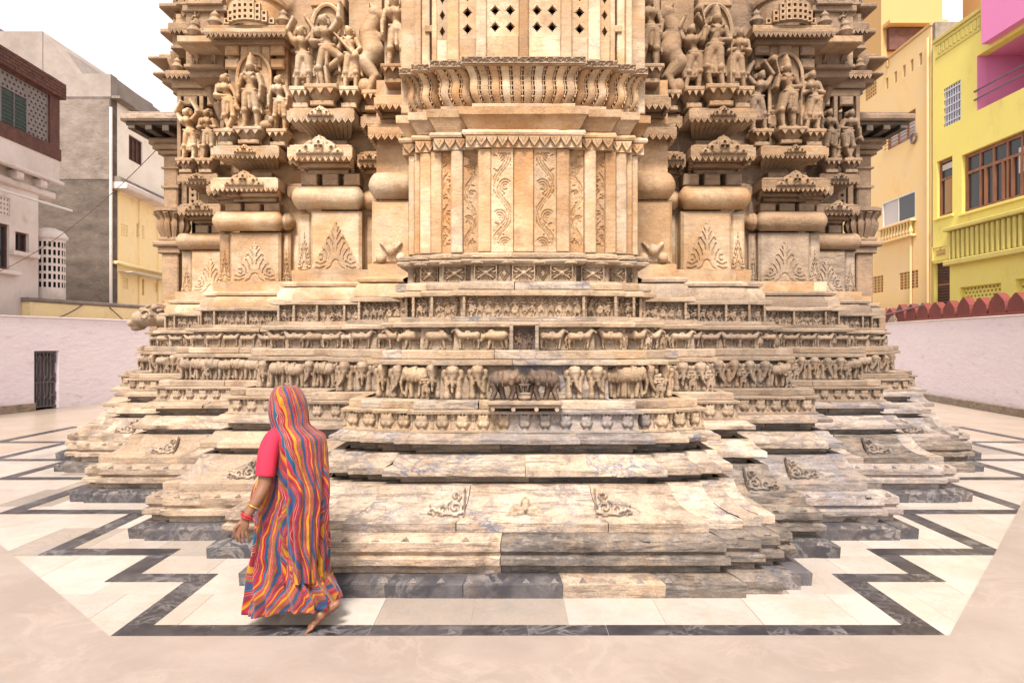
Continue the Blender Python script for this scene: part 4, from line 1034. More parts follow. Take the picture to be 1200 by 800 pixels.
    for (xa, xb, y_, z_) in ((4.25, 5.3, 10.5, 6.33), (4.25, 5.2, 10.46, 6.98), (3.98, 4.45, 9.15, 5.5), (3.98, 4.45, 9.15, 5.95), (3.98, 4.4, 9.1, 6.32), (2.5, 2.95, 8.9, 4.6), (2.5, 2.95, 8.9, 5.1), (2.5, 2.95, 8.9, 5.6)):
        n_ = max(2, round((xb-xa)/.2))
        for k in range(n_):
            me = mesh_of('minifig2', mC, lambda m: blobs("carved_figure", m, fig('armup', .04, 1, 0, 1), .04, .26, 1.0))
            inst("carved_figure", me, temple, T(AX+s*(xa+(xb-xa)*(k+.5)/n_), y_, z_))
        MB().box(AX+s*(xa-.03), AX+s*(xb+.03), y_-.05, y_+.3, z_-.05, z_-.002, bv=.01).build("figure_shelf", mC, temple)
        MB().box(AX+s*(xa-.02), AX+s*(xb+.02), y_, y_+.3, z_-.002, z_+.30, bv=.0).build("figure_wall", mC, temple)
    for (xc, y_, z_, h_) in ((1.93, 7.26, 4.44, .3), (2.19, 7.26, 4.44, .34), (3.22, 8.72, 4.47, .34), (3.56, 8.72, 4.47, .3), (4.87, 10.46, 4.55, .32), (1.68, 7.3, 4.44, .3)):
        me = mesh_of('attend', mB, lambda m: blobs("attendant_figure", m, fig('pray', .03, 1, 0, 1), .03, 1.0, 1.0))
        inst("attendant_figure", me, temple, T(AX+s*xc, y_, z_) @ S3(h_, h_*1.1, h_))
    for (xc, y_, zt, w_) in ((2.06, 7.24, 5.32, .34), (3.39, 8.70, 5.42, .42)):          # arched halo behind the main figure
        hl = MB(); hl.tube([(AX+s*(xc+w_/2*math.cos(q)), y_, zt-.25+.3*math.sin(q)) for q in [math.pi*k/12 for k in range(13)]], .022, 6)
        for sd in (-1, 1): hl.box(AX+s*xc+sd*w_/2-.02, AX+s*xc+sd*w_/2+.02, y_-.02, y_+.02, zt-.85, zt-.25)
        hl.build("halo_arch", mA, temple, smooth=50)
    # small leaf brackets between third and fourth bay
    for (xc, yc, z) in ((4.05, 9.4, 5.35), (4.3, 9.6, 5.35), (4.15, 9.5, 5.1), (5.45, 10.9, 6.4), (5.6, 11.1, 6.4), (5.5, 11.0, 6.1), (5.35, 10.9, 6.75), (4.3, 9.9, 6.2)):
        MB().lathe([(.0, z-.24), (.05, z-.18), (.1, z-.05), (.1, z)], 8, (AX+s*xc, yc)).build("leaf_bracket", mC, temple, smooth=40)
    MB().box(AX+s*3.95, AX+s*4.45, 9.2, 10.6, 5.36, 5.46, bv=.01).box(AX+s*3.9, AX+s*4.5, 9.1, 10.6, 6.2, 6.28, bv=.01).build("roof_slab", mC, temple)
    # ---- corner spire masses above the porch
    z = 5.9
    for k, (w, h, d) in enumerate(((5.72, .14, 11.3), (5.85, .1, 11.2), (5.95, .05, 11.1), (5.8, .18, 11.3), (6.0, .05, 11.05), (5.9, .1, 11.2), (5.72, .34, 11.35), (5.88, .08, 11.2), (5.72, .34, 11.35), (5.9, .08, 11.2), (5.75, .4, 11.35), (5.9, .09, 11.2))):
        MB().box(AX+s*5.1, AX+s*w, d, 12.3, z, z+h-.002, bv=.02).build("spire_course", mC, temple)
        if h > .3:
            for q in (5.2, 5.36, 5.52, 5.66):
                me = mesh_of('minifig', mC, lambda m: blobs("carved_figure", m, fig('stand', .02), .045, .3, .9))
                inst("carved_figure", me, temple, T(AX+s*q, d, z+.01))
        z += h
    # ---- porch pillar with flared capital, and its eave
    px, py = AX+s*6.34, 12.6
    b = MB().box(-.3, .3, -.3, .5, 1.2, 2.4, bv=.02).box(-.24, .24, -.24, .24, 2.4005, 2.5, bv=.02)
    b.build("pillar_base", mC, temple, F=T(px, py, 0))
    MB().box(-.15, .15, -.15, .15, 2.502, 3.40, bv=.02).build("pillar_shaft", mC, temple, F=T(px, py, 0))
    MB().box(-.2, .2, -.2, .2, 3.402, 3.52, bv=.02).box(-.27, .27, -.27, .27, 3.522, 3.62, bv=.03).box(-.2, .2, -.2, .2, 3.622, 3.70, bv=.02).build("pillar_capital", mC, temple, F=T(px, py, 0))
    v = MB()
    for k in range(12):
        a = 2*math.pi*k/12
        pr = [(.17, 3.702), (.2, 3.8), (.235, 3.88), (.24, 3.95), (.22, 4.0), (.23, 4.06), (.3, 4.15)]
        v.tube([(r*math.cos(a), r*math.sin(a), z_) for r, z_ in pr], [.045, .05, .055, .055, .05, .05, .055], 6)
    v.lathe([(.16, 3.702), (.24, 3.95), (.2, 4.0), (.29, 4.15), (.34, 4.155), (.34, 4.22), (0, 4.22)], 16)
    v.build("flared_capital", mC, temple, F=T(px, py, 0), smooth=40)
    MB().box(-.13, .13, -.13, .13, 4.222, 5.2, bv=.025).box(-.16, .16, -.16, .16, 4.6, 4.64).box(-.16, .16, -.16, .16, 4.95, 4.98).build("pillar_shaft", mC, temple, F=T(px, py, 0))
    b = MB().box(-.2, .2, -.2, .2, 5.202, 5.28, bv=.02); b.box(-.27, .27, -.27, .27, 5.282, 5.38, bv=.05).box(-.36, .36, -.24, .24, 5.382, 5.5, bv=.05)
    b.build("pillar_bracket", mC, temple, F=T(px, py, 0))
    # lattice strip beside the pillar
    me = mesh_of('jl', mC, jali(1, 12, .11, .03)); inst("pierced_panel", me, temple, T(AX+s*5.98, 12.62, 4.2))
    MB().box(AX+s*5.76, AX+s*5.88, 12.55, 12.8, 4.2, 5.6, bv=.01).box(AX+s*6.08, AX+s*6.18, 12.55, 12.8, 4.2, 5.6, bv=.01).build("lattice_post", mC, temple)
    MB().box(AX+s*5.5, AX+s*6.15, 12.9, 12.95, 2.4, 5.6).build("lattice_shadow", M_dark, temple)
    # eave: thin slab with a stepped sloping soffit
    e = MB().box(5.5, 6.95, 11.9, 17.5, 5.66, 5.78, bv=.03).box(5.5, 6.86, 12.0, 17.5, 5.782, 5.84, bv=.02)
    F_ = Matrix.Translation((AX, 0, 0)) @ S3(s, 1, 1)
    e.build("porch_eave", M_tan if s < 0 else M_carve_d, temple, F=F_)
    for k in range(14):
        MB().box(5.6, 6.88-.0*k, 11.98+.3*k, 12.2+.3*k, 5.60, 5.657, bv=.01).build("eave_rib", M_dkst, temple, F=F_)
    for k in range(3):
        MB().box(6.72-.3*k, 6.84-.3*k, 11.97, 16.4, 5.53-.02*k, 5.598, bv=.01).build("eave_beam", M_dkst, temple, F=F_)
# horned water spout carved as a curling beast head
P = [(-.05, .1, .13, .15, .12, .14, .06), (-.05, .08, .11, -.22, .02, .06, .06), (-.1, -.02, .06, -.2, -.06, .04, .04), (.0, .2, .07, .2, .26, .08, .08), (.22, .1, .13, .34, .1, .12, .02), (-.02, .13, .03, -.02, .13, .03, .16)]
for k in range(9):
    a = k*.75; P.append((.12+.09*math.cos(a)*(1-k*.07), .15+.09*math.sin(a)*(1-k*.07), .022, .12+.09*math.cos(a+.75)*(1-k*.08), .15+.09*math.sin(a+.75)*(1-k*.08), .022, .19))
for (q, r) in ((.02, .22), (.12, .27), (.22, .24), (.3, .2)): P.append((q, r+.02, .035, q+.04, r+.03, .03, .14))
me = blobs("water_spout", M_carve_l, P, .011, 1.25, 1.0); inst("water_spout", me, temple, T(-5.86, 11.0, 2.07) @ S3(.78, 1.3, .78))
# ---------------------------------------------------------------- courtyard walls and the houses behind
M_pinkw = paint("pink_limewash", (.76, .66, .71), (.78, .70, .73), rough=.9, var=1, scale=.9, bump=1.0, dirt=(.50, .37, .40), dirt_amt=.55, brush=4, kk=.95, stretch=(1, 1, 2.4))
M_white = paint("stained_white_plaster", (.80, .70, .66), (.64, .53, .48), rough=.9, var=.8, scale=.6, bump=.4, dirt=(.33, .25, .2), dirt_amt=.5)
M_wht2 = paint("bright_old_whitewash", (.86, .78, .70), (.76, .66, .56), rough=.9, var=.8, scale=.8, bump=.4, dirt=(.4, .31, .24), dirt_amt=.4, kk=1)
M_grim = paint("old_grey_render", (.15, .12, .10), (.085, .068, .057), rough=.95, var=1, scale=.9, bump=1.0, dirt=(.22, .185, .16), dirt_amt=.7, kk=1, stretch=(1, 1, 2.2))
M_grim2 = paint("pale_grey_render", (.36, .31, .28), (.27, .225, .2), rough=.95, var=1, scale=.7, bump=.6, dirt=(.2, .16, .14), dirt_amt=.5)
M_grimm = paint("stained_grey_render", (.25, .205, .175), (.15, .12, .10), rough=.95, var=1, scale=.9, bump=1.0, dirt=(.10, .08, .068), dirt_amt=.7, kk=1, stretch=(1, 1, 1.6))
M_cry = paint("cream_yellow_plaster", (1.1, .86, .46), (1.02, .80, .48), rough=.9, var=.8, scale=.8, bump=.3, dirt=(.3, .22, .13), dirt_amt=.35)
M_oran = paint("apricot_plaster", (.86, .60, .28), (.82, .61, .34), rough=.9, var=1, scale=.5, bump=.3, dirt=(.6, .38, .14), dirt_amt=.5)
M_oran2 = paint("orange_plaster", (.60, .36, .15), (.55, .34, .16), rough=.9, var=.7, scale=.6, bump=.2)
M_yel = paint("lemon_plaster", (.86, .74, .20), (.82, .69, .21), rough=.85, var=.9, scale=.7, bump=.25, dirt=(.52, .40, .12), dirt_amt=.5, stretch=(1, 1, .5))
M_olive = paint("olive_yellow_trim", (.62, .52, .16), (.54, .45, .14), rough=.85, var=.7, scale=1.5, bump=.2)
M_mag = paint("magenta_plaster", (.82, .28, .55), (.76, .26, .52), rough=.85, var=.6, scale=.6, bump=.15)
M_red = paint("red_oxide_paint", (.22, .055, .046), (.16, .045, .04), rough=.85, var=.9, scale=2.5, bump=.5, dirt=(.2, .06, .05), dirt_amt=.4)
M_wood = paint("brown_wood", (.32, .14, .07), (.2, .08, .045), rough=.6, var=.9, scale=3, bump=.3, stretch=(1, 1, .3))
M_dwood = paint("dark_shutter_wood", (.12, .05, .035), (.07, .03, .025), rough=.7, var=.9, scale=4, bump=.3)
M_brick = paint("old_brick", (.17, .075, .055), (.1, .05, .045), rough=.95, var=1, scale=3, bump=.6)
M_lat = paint("grey_lattice", (.27, .23, .22), (.2, .165, .16), rough=.9, var=.8, scale=3, bump=.3)
M_green = paint("green_shutter", (.05, .075, .06), (.03, .045, .04), rough=.7, var=.8, scale=4, bump=.2)
M_iron = paint("grey_iron", (.2, .17, .18), (.13, .11, .12), rough=.6, var=.8, scale=6, bump=.2, metal=.2)
M_bluebar = paint("white_blue_grille", (.62, .62, .70), (.5, .5, .62), rough=.5, var=.4)
M_alu = paint("white_window_frame", (.72, .68, .64), rough=.5, var=.3)
M_curt = paint("tan_curtain", (.42, .25, .12), (.34, .2, .1), rough=.9, stretch=(6, 6, .6))
M_curtw = paint("pale_curtain", (.62, .56, .52), (.5, .44, .42), rough=.9, stretch=(6, 6, .6))
M_cable = paint("cable_rubber", (.16, .1, .07), rough=.7, bump=0)
M_concrete = paint("old_concrete", (.3, .25, .21), (.2, .16, .14), rough=.95, var=1, scale=2, bump=.6)
_x = 0
def glass(name, c, rough=.12):
    m, n, l, b = _new(name); b.inputs["Base Color"].default_value = (*c, 1); b.inputs["Roughness"].default_value = rough
    b.inputs["Specular IOR Level"].default_value = .25; return m
M_glass = glass("window_glass", (.035, .035, .04), .1)
M_glassp = glass("pale_window_glass", (.42, .38, .37), .2)

class Wall:
    """upright wall plane: s runs along it, t outwards (towards the courtyard), z up"""
    def __init__(w, p0, p1, flip=1):
        w.p0 = Vector((p0[0], p0[1], 0)); w.e = Vector((p1[0]-p0[0], p1[1]-p0[1], 0)); w.L = w.e.length; w.e.normalize()
        w.n = Vector((w.e.y, -w.e.x, 0))*flip
        # local box axes: x = along, y = inwards (so y0 is the visible front), z up
        w.F = Matrix(((w.e.x, -w.n.x, 0, w.p0.x), (w.e.y, -w.n.y, 0, w.p0.y), (0, 0, 1, 0), (0, 0, 0, 1)))
    def hit(w, px, py, t=0):
        """where the sight line through a point of the photograph meets the plane: (s, z)"""
        d = Vector(((px-600)/800, 1, 0)); a = w.p0+w.n*t
        k = (a.dot(w.n))/(d.dot(w.n)); p = d*k
        return (p-a).dot(w.e), CAMZ+(400-py)/800*k
    def rect(w, x0, y0, x1, y1, t=0):
        """a rectangle given by its left-middle and right-middle edges in the photograph"""
        s0, z0 = w.hit(x0, y0[0], t); _, z0b = w.hit(x0, y0[1], t); s1, z1 = w.hit(x1, y1[0], t); _, z1b = w.hit(x1, y1[1], t)
        return min(s0, s1), max(s0, s1), (min(z0, z0b)+min(z1, z1b))/2, (max(z0, z0b)+max(z1, z1b))/2
    def shell(w, s0, s1, z0, z1, holes, depth=.25, back=6.0, name="wall", mat=None, parent=None, inner=None):
        """front face pierced by openings with reveals, plus the sides and top of the house"""
        b = MB(); xs = sorted({s0, s1}|{h[0] for h in holes}|{h[1] for h in holes}); zs = sorted({z0, z1}|{h[2] for h in holes}|{h[3] for h in holes})
        for xa, xb in zip(xs[:-1], xs[1:]):
            for za, zb in zip(zs[:-1], zs[1:]):
                c, d = (xa+xb)/2, (za+zb)/2
                if any(h[0] < c < h[1] and h[2] < d < h[3] for h in holes): continue
                b.quad((xa, 0, za), (xb, 0, za), (xb, 0, zb), (xa, 0, zb))
        for h in holes:
            a, c, z, y = h
            b.quad((a, 0, z), (a, 0, y), (a, depth, y), (a, depth, z)); b.quad((c, 0, z), (c, depth, z), (c, depth, y), (c, 0, y))
            b.quad((a, 0, z), (a, depth, z), (c, depth, z), (c, 0, z)); b.quad((a, 0, y), (c, 0, y), (c, depth, y), (a, depth, y))
        b.quad((s0, 0, z0), (s0, 0, z1), (s0, back, z1), (s0, back, z0)); b.quad((s1, 0, z0), (s1, back, z0), (s1, back, z1), (s1, 0, z1))
        b.quad((s0, 0, z1), (s1, 0, z1), (s1, back, z1), (s0, back, z1)); b.quad((s0, back, z0), (s0, back, z1), (s1, back, z1), (s1, back, z0))
        return b.build(name, mat, parent, F=w.F)
    def box(w, name, mat, parent, s0, s1, t0, t1, z0, z1, bv=0):
        return MB().box(s0, s1, -t1, -t0, z0, z1, bv=bv).build(name, mat, parent, F=w.F)
def bars(w, name, mat, parent, s0, s1, z0, z1, t, nv, nh, r=.012):
    """a grille: one part holding crossing rods"""
    b = MB()
    for k in range(nv):
        s = s0+(s1-s0)*(k+.5)/nv; b.box(s-r, s+r, -t-r, -t+r, z0, z1)
    for k in range(nh):
        z = z0+(z1-z0)*(k+.5)/nh; b.box(s0, s1, -t-r*2.2, -t-r*1.05, z-r, z+r)
    return b.build(name, mat, parent, F=w.F)
def holed(w, name, mat, parent, s0, s1, z0, z1, t, nx, nz, k=.5, th=.06, stag=False):
    """a pierced ventilation screen with real openings"""
    b = MB(); px, pz = (s1-s0)/nx, (z1-z0)/nz; hx, hz = px*k/2, pz*k/2
    for r in range(nz):
        zc = z0+(r+.5)*pz; o = px/2 if stag and r % 2 else 0
        b.box(s0, s1, -t, -t+th, zc-pz/2, zc-hz); b.box(s0, s1, -t, -t+th, zc+hz, zc+pz/2)
        x = s0
        for c in range(nx-(1 if o else 0)):
            xc = s0+(c+.5)*px+o; b.box(x, xc-hx, -t, -t+th, zc-hz, zc+hz); x = xc+hx
        b.box(x, s1, -t, -t+th, zc-hz, zc+hz)
    return b.build(name, mat, parent, F=w.F)
def framed(w, parent, R_, fr=.06, mats=None, cols=1, rows=1, depth=.12, name="window", pane=None, split=None):
    """window as a part with its panes as sub-parts"""
    s0, s1, z0, z1 = R_; m = mats or M_wood; b = MB()
    t = -depth
    b.box(s0, s0+fr, -t-.05, -t+.02, z0, z1).box(s1-fr, s1, -t-.05, -t+.02, z0, z1).box(s0+fr, s1-fr, -t-.049, -t+.02, z0, z0+fr).box(s0+fr, s1-fr, -t-.049, -t+.02, z1-fr, z1)
    xs = [s0+fr+(s1-s0-2*fr)*k/cols for k in range(cols+1)]; zs = [z0+fr]+([z0+(z1-z0)*q for q in split] if split else [])+[z1-fr]
    for x in xs[1:-1]: b.box(x-fr*.35, x+fr*.35, -t-.045, -t+.02, z0+fr, z1-fr)
    for z in zs[1:-1]: b.box(s0+fr, s1-fr, -t-.052, -t+.02, z-fr*.4, z+fr*.4)
    o = b.build(name, m, parent, F=w.F)
    for xa, xb in zip(xs[:-1], xs[1:]):
        for za, zb in zip(zs[:-1], zs[1:]):
            MB().box(xa, xb, -t+.0, -t+.012, za, zb).build("pane", pane or M_glass, o, F=w.F)
    return o
# ---- left courtyard wall with its gate
lw = thing("courtyard_wall", (-12.3, 18, 0), "long pale pink wall with an iron gate left of the temple", "wall")
WL = Wall((-15.5, 5.0), (-10.9, 24.6), 1)
gs0, gz0 = WL.hit(40, 478); gs1, _ = WL.hit(69, 474); _, gz1 = WL.hit(55, 411)
gate = (gs0, gs1, .0, gz1)
WL.shell(0, WL.L, 0, 2.42, [gate], .35, .5, "wall_body", M_pinkw, lw)
WL.box("wall_coping", M_pinkw, lw, 0, WL.L, -.52, .03, 2.422, 2.46, .01)
WL.box("wall_base", M_tan, lw, 0, gs0-.05, .0, .12, 0, .2, .01); WL.box("wall_base", M_tan, lw, gs1+2.0, WL.L, .0, .14, 0, .26, .01)
WL.box("gate_recess", M_grim, lw, gs0-.1, gs1+.1, -.46, -.36, 0, gz1+.1)
gd = WL.box("iron_gate", M_iron, lw, gs0+.02, gs1-.02, -.16, -.14, .06, gz1-.12)
fr = MB(); w_ = gs1-gs0
for k in range(7):
    s = gs0+w_*(k+.5)/7; fr.box(s-.012, s+.012, .10, .13, .05, gz1-.03)
for k in range(4):
    for q in range(3):
        z = .25+q*.5; s = gs0+w_*(k+.6)/4.4; fr.tube([(s-.1, .09, z), (s, .08, z+.12), (s+.1, .08, z-.02), (s+.12, .09, z+.2)], .012, 5)
for z in (.05, gz1*.45, gz1-.06): fr.box(gs0, gs1, .085, .115, z, z+.035)
fr.build("gate_bars", M_iron, gd, F=WL.F)
# ---- right courtyard wall with red merlons
rw = thing("courtyard_wall", (12.6, 18, 0), "long pale pink wall topped with red pointed merlons", "wall")
WR = Wall((13.75, 29.0), (10.9, 5.0), 1)
WR.shell(0, WR.L, 0, 2.42, [], .3, .5, "wall_body", M_pinkw, rw)
WR.box("wall_coping", M_white, rw, 0, WR.L, -.52, .04, 2.422, 2.455, .01)
WR.box("wall_base", M_tan, rw, 0, WR.L, .0, .14, 0, .2, .01)
k = 0; s = .3
mer = {}
while s < WR.L-.4 and k < 60:
    w = .34*RN.uniform(.9, 1.1); h = .5*RN.uniform(.9, 1.08)
    h *= 1.12; poly = [(-w, 0), (-w*1.0, h*.4), (-w*.9, h*.62), (-w*.55, h*.8), (-w*.2, h*.95), (0, h), (w*.2, h*.95), (w*.55, h*.8), (w*.9, h*.62), (w, h*.4), (w, 0)]
    MB().prism(poly, .08, .3).build("merlon", M_red, rw, WR.F @ T(s, 0, 2.456) @ Matrix.Rotation(RN.uniform(-.03, .03), 4, 'Y'))
    s += .80; k += 1
WR.box("merlon_plinth", M_red, rw, 0, WR.L, -.34, -.06, 2.456, 2.53, .01)
s0, z0 = WR.hit(1045, 372)
MB().prism([(-.3, 0), (.34, 0), (.2, .14), (.02, .24), (-.16, .13)], .0, .4).build("stone_lump", M_tan, None, WR.F @ T(s0, -.02, 2.456))
tag(bpy.data.objects["stone_lump"], "broken pale stone lump lying on the wall beside the merlons", "stone")
# ---- white house on the far left with a brick lattice storey
ha = thing("house", (-14, 17, 0), "white plastered house with a grey lattice brick upper storey", "house")
A1 = Wall((-13.6, 11.0), (-13.6, 19.6), 1)
wA = A1.rect(-12, (258, 312), 11, (264, 317)); wB = A1.rect(18, (271, 294), 34, (274, 296)); wC = A1.rect(-3, (228, 250), 12, (233, 254))
A1.shell(0, A1.L, 0, 6.75, [wA, wB, wC], .25, 6, "wall", M_white, ha)
framed(A1, ha, wA, .07, M_dwood, 2, 1, .12)
framed(A1, ha, wB, .06, M_dwood, 2, 1, .14)
for R_ in (wA, wB): A1.box("window_sill", M_white, ha, R_[0]-.25, R_[1]+.25, .0, .16, R_[2]-.14, R_[2]-.02, .02)
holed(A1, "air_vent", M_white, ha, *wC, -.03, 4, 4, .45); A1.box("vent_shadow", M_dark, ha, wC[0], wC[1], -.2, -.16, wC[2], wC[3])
A2 = Wall((-13.05, 11.0), (-13.45, 20.3), 1)
A2.shell(0, A2.L, 6.52, 7.15, [], .2, 6.3, "parapet", M_white, ha)
A2.box("ledge", M_white, ha, 0, A2.L+.03, .0, .14, 6.42, 6.52, .03)
for k in range(9): A2.box("ledge_bracket", M_white, ha, .4+k*1.0, .66+k*1.0, -.45, .08, 6.2, 6.418, .05)
A2.box("cornice", M_white, ha, 0, A2.L, -.5, -.1, 6.02, 6.198, .03)
sh = A2.rect(7, (112, 152), 31, (120, 160), 0)
A2.shell(0, A2.L, 7.5, 9.0, [(0.6, A2.L-.45, 7.55, 8.95)], .12, 5, "wall", M_brick, ha)
A2.box("brick_band", M_brick, ha, 0, A2.L+.05, -.3, .02, 7.152, 7.498)
zb_ = 7.56; 
nrow = 11
for (a, b_) in ((.6, sh[0]-.12), (sh[1]+.12, A2.L-.45)):
    if b_-a > .3: holed(A2, "brick_lattice", M_lat, ha, a, b_, 7.55, 8.95, -.06, max(2, round((b_-a)/.2)), 11, .45, .07, True)
holed(A2, "brick_lattice", M_lat, ha, sh[0]-.118, sh[1]+.118, max(sh[3], 8.4)+.1, 8.95, -.06, 6, 3, .45, .07, True)
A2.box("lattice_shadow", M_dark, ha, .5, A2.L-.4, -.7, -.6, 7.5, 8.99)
shu = A2.box("shutter", M_green, ha, sh[0]-.1, sh[1]+.1, -.12, -.08, 7.56, max(sh[3], 8.4)+.08)
for k in range(3): A2.box("shutter_bar", M_iron, shu, sh[0]-.1+(sh[1]-sh[0]+.2)*(k+.0)/2-.02, sh[0]-.1+(sh[1]-sh[0]+.2)*k/2+.02, -.079, -.06, 7.56, max(sh[3], 8.4)+.08)
for k in range(8):
    A2.box("shutter_slat", M_green, shu, sh[0]-.08, sh[1]+.08, -.079, -.066, 7.6+k*.105, 7.6+k*.105+.04)
# brick courses of the heavy top band, brick by brick
me = {}
for r in range(5):
    x = -.1+(.11 if r % 2 else 0)
    while x < A2.L+.1 and x < 9.6:
        if x > 3.5:
            mb = MB().box(x, min(x+.215, A2.L+.12), -.12-RN.uniform(0, .015), .5, 9.004+r*.094, 9.004+r*.094+.085, bv=.006); mb.build("brick", M_brick, ha, F=A2.F)
        x += .228
A2.box("top_band", M_brick, ha, -.1, A2.L+.1, -.5, .105, 9.002, 9.47)
gut = MB().tube([(3.0, -.25, 5.75), (9.0, -.7, 5.62)], .035, 8); gut.build("drain_pipe", M_alu, ha, F=A1.F)
# ---- tall grey house behind it
hb = thing("house", (-16.5, 25, 0), "tall bare grey rendered house with white and yellow side wall", "house")
BX = -14.15
B0 = Wall((-17.5, 24.0), (BX, 24.0), 1)
B0.shell(0, 3.385, 0, 10.4, [], .2, .4, "grey_wall", M_grim, hb)
B0.shell(0, 3.39, 10.402, 11.2, [], .2, .4, "parapet", M_grim2, hb)
B0.box("wall_patch", M_grimm, hb, .3, 3.345, .0, .012, 7.5, 10.3)
# roof room further back
B3 = Wall((-19.5, 26.0), (-17.6, 26.0), 1)
b = MB().prism([(-3, 11), (1.62, 11), (1.62, 13.6), (-.4, 13.6), (-.4, 13.95), (-3, 13.95)][::1], 0, 8); b.build("roof_room", M_grim2, hb, F=B3.F)
b = MB(); b.v = [(-17.87, 26.02, 11), (-15.8, 26.3, 11), (-16.4, 26.3, 11.9), (-17.1, 26.2, 12.95), (-17.87, 26.02, 13.59), (-17.87, 33, 11), (-15.8, 33, 11), (-16.4, 33, 11.9), (-17.1, 33, 12.95), (-17.87, 33, 13.59)]
b.f = [(0, 1, 2, 3, 4), (9, 8, 7, 6, 5), (1, 6, 7, 2), (2, 7, 8, 3), (3, 8, 9, 4)]; b.build("stair_wall", M_grim2, hb)
B1 = Wall((BX+.02, 24.03), (-14.9, 36.0), 1)
wU = B1.rect(151, (158, 187), 167, (166, 195))
B1.shell(0, B1.L, 7.4, 10.4, [wU], .2, .3, "upper_wall", M_wht2, hb); B1.shell(0, B1.L, 10.402, 11.2, [], .2, .3, "parapet", M_grim2, hb)
framed(B1, hb, wU, .06, M_dwood, 3, 1, .1, pane=M_dwood)
zc0 = B1.hit(130, 196)[1]
B1.box("roof_edge", M_concrete, hb, 0, B1.L, .0, .32, 10.36, 10.45, .02)
B1.box("cornice", M_concrete, hb, 0, B1.L, .0, .35, 7.42, 7.62, .04); B1.box("cornice", M_white, hb, 0, B1.L, .0, .55, 7.2, 7.418, .04)
hs1 = [B1.rect(142, (262, 276), 150, (264, 278)), B1.rect(160, (262, 278), 169, (264, 280)), B1.rect(144, (325, 338), 150, (326, 339)), B1.rect(162, (326, 345), 169, (327, 346)), B1.rect(180, (331, 342), 185, (332, 343))]
B1.shell(0, B1.L, 0, 7.198, hs1, .15, .28, "yellow_wall", M_cry, hb)
for k, R_ in enumerate(hs1):
    if k == 3: B1.box("shutter", M_oran, hb, R_[0], R_[1], -.1, -.06, R_[2], R_[3])
    else:
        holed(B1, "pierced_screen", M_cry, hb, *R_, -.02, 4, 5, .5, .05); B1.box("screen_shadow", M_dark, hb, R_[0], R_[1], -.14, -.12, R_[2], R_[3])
_, zl = B1.hit(150, 302)
B1.box("string_course", M_cry, hb, 0, B1.L, .0, .22, zl-.35, zl-.25, .03); B1.box("canopy_sheet", M_alu, hb, .5, B1.L, .0, .5, zl-.6, zl-.57)
for q in (.4, 2.0, 3.6, 5.4, 7.4): B1.box("wall_rib", M_cry, hb, q, q+.2, .0, .06, zl-3, zl-.62, .01); B1.box("wall_rib", M_cry, hb, q+.02, q+.18, .0, .06, zl-.24, 7.19, .01)
MB().tube([(BX+.09, 23.93, 3), (BX+.09, 23.93, 10)], .05, 8).build("drain_pipe", M_white, hb)
# ---- little pierced turret between the two houses
tu = thing("turret", (-13.5, 20.0, 0), "small cream rounded turret pierced with square holes", "turret")
tcx, tcy, tr = -13.7, 20.2, .42
tb = MB(); nA = 18; zs = [3.15+.0, 3.45]+[3.45+.24*k for k in range(1, 7)]+[5.0]
tb.lathe([(tr*.75, 2.3), (tr*1.0, 2.9), (tr, 3.3)], 24, (tcx, tcy)); 
for r in range(6):
    z0 = 3.3+r*.235
    for k in range(22):
        a0, a1 = 2*math.pi*k/22, 2*math.pi*(k+1)/22
        tb.lathe([(tr, z0), (tr, z0+.08)], 1, (tcx, tcy), a0, a1)
        am = (a0*.55+a1*.45, a0*.0+a1*1.0)
        tb.lathe([(tr, z0+.08), (tr, z0+.235)], 1, (tcx, tcy), a0, a0+(a1-a0)*.45)
        tb.lathe([(tr, z0+.08), (tr-.08, z0+.08)], 1, (tcx, tcy), a0, a1)
tb.lathe([(tr, 3.3+6*.235), (tr, 4.78), (tr*1.15, 4.83), (tr*1.15, 4.9), (tr*.9, 5.05), (tr*.4, 5.14), (0, 5.16)], 24, (tcx, tcy))
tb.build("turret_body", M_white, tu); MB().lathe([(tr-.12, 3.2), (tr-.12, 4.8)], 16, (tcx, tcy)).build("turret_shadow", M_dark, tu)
# ---- low yellow wall behind the pink one
yl = thing("low_wall", (-12.9, 21, 0), "low stained yellow wall just behind the pink wall", "wall")
WY = Wall((-13.35, 18.9), (-12.0, 25.0), 1)
WY.box("wall_body", M_cry, yl, 0, WY.L, -.5, 0, 0, 2.9); WY.box("wall_coping", M_concrete, yl, -.05, WY.L, -.55, .06, 2.902, 3.02, .03)
# ---- apricot house on the right
hc = thing("house", (15, 25, 0), "apricot painted house with balustrade and white sliding window", "house")
C1 = Wall((14.12, 30.0), (13.9, 22.62), 1)
rcs = dict(slide=C1.rect(1034, (238, 266), 1073, (223, 257)), top=C1.rect(1038, (153, 174), 1073, (121, 163)), v1=C1.rect(1016, (326, 344), 1035, (322, 343)), v2=C1.rect(1054, (320, 339), 1076, (316, 338)),
           v3=C1.rect(1014, (68, 86), 1027, (60, 78)), v4=C1.rect(1013, (172, 188), 1025, (166, 182)))
slots = [C1.rect(x, (y, y+13), x+4, (y-2, y+11)) for x, y in ((1038, 68), (1048, 61), (1058, 55), (1067, 48), (1077, 41))]
for q in slots: pass
slots = [(a, a+.18, 11.2, 11.62) for a, b_, c, d in slots]
rcs['v3'] = (rcs['v3'][0], rcs['v3'][1], min(rcs['v3'][2], 11.3), 12.1)
C1.shell(0, C1.L, 0, 12.25, list(rcs.values())+slots, .22, 5, "wall", M_oran, hc)
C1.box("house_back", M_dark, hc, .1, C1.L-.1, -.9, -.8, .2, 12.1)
o = framed(C1, hc, rcs['slide'], .05, M_alu, 2, 1, .05, pane=M_glassp)
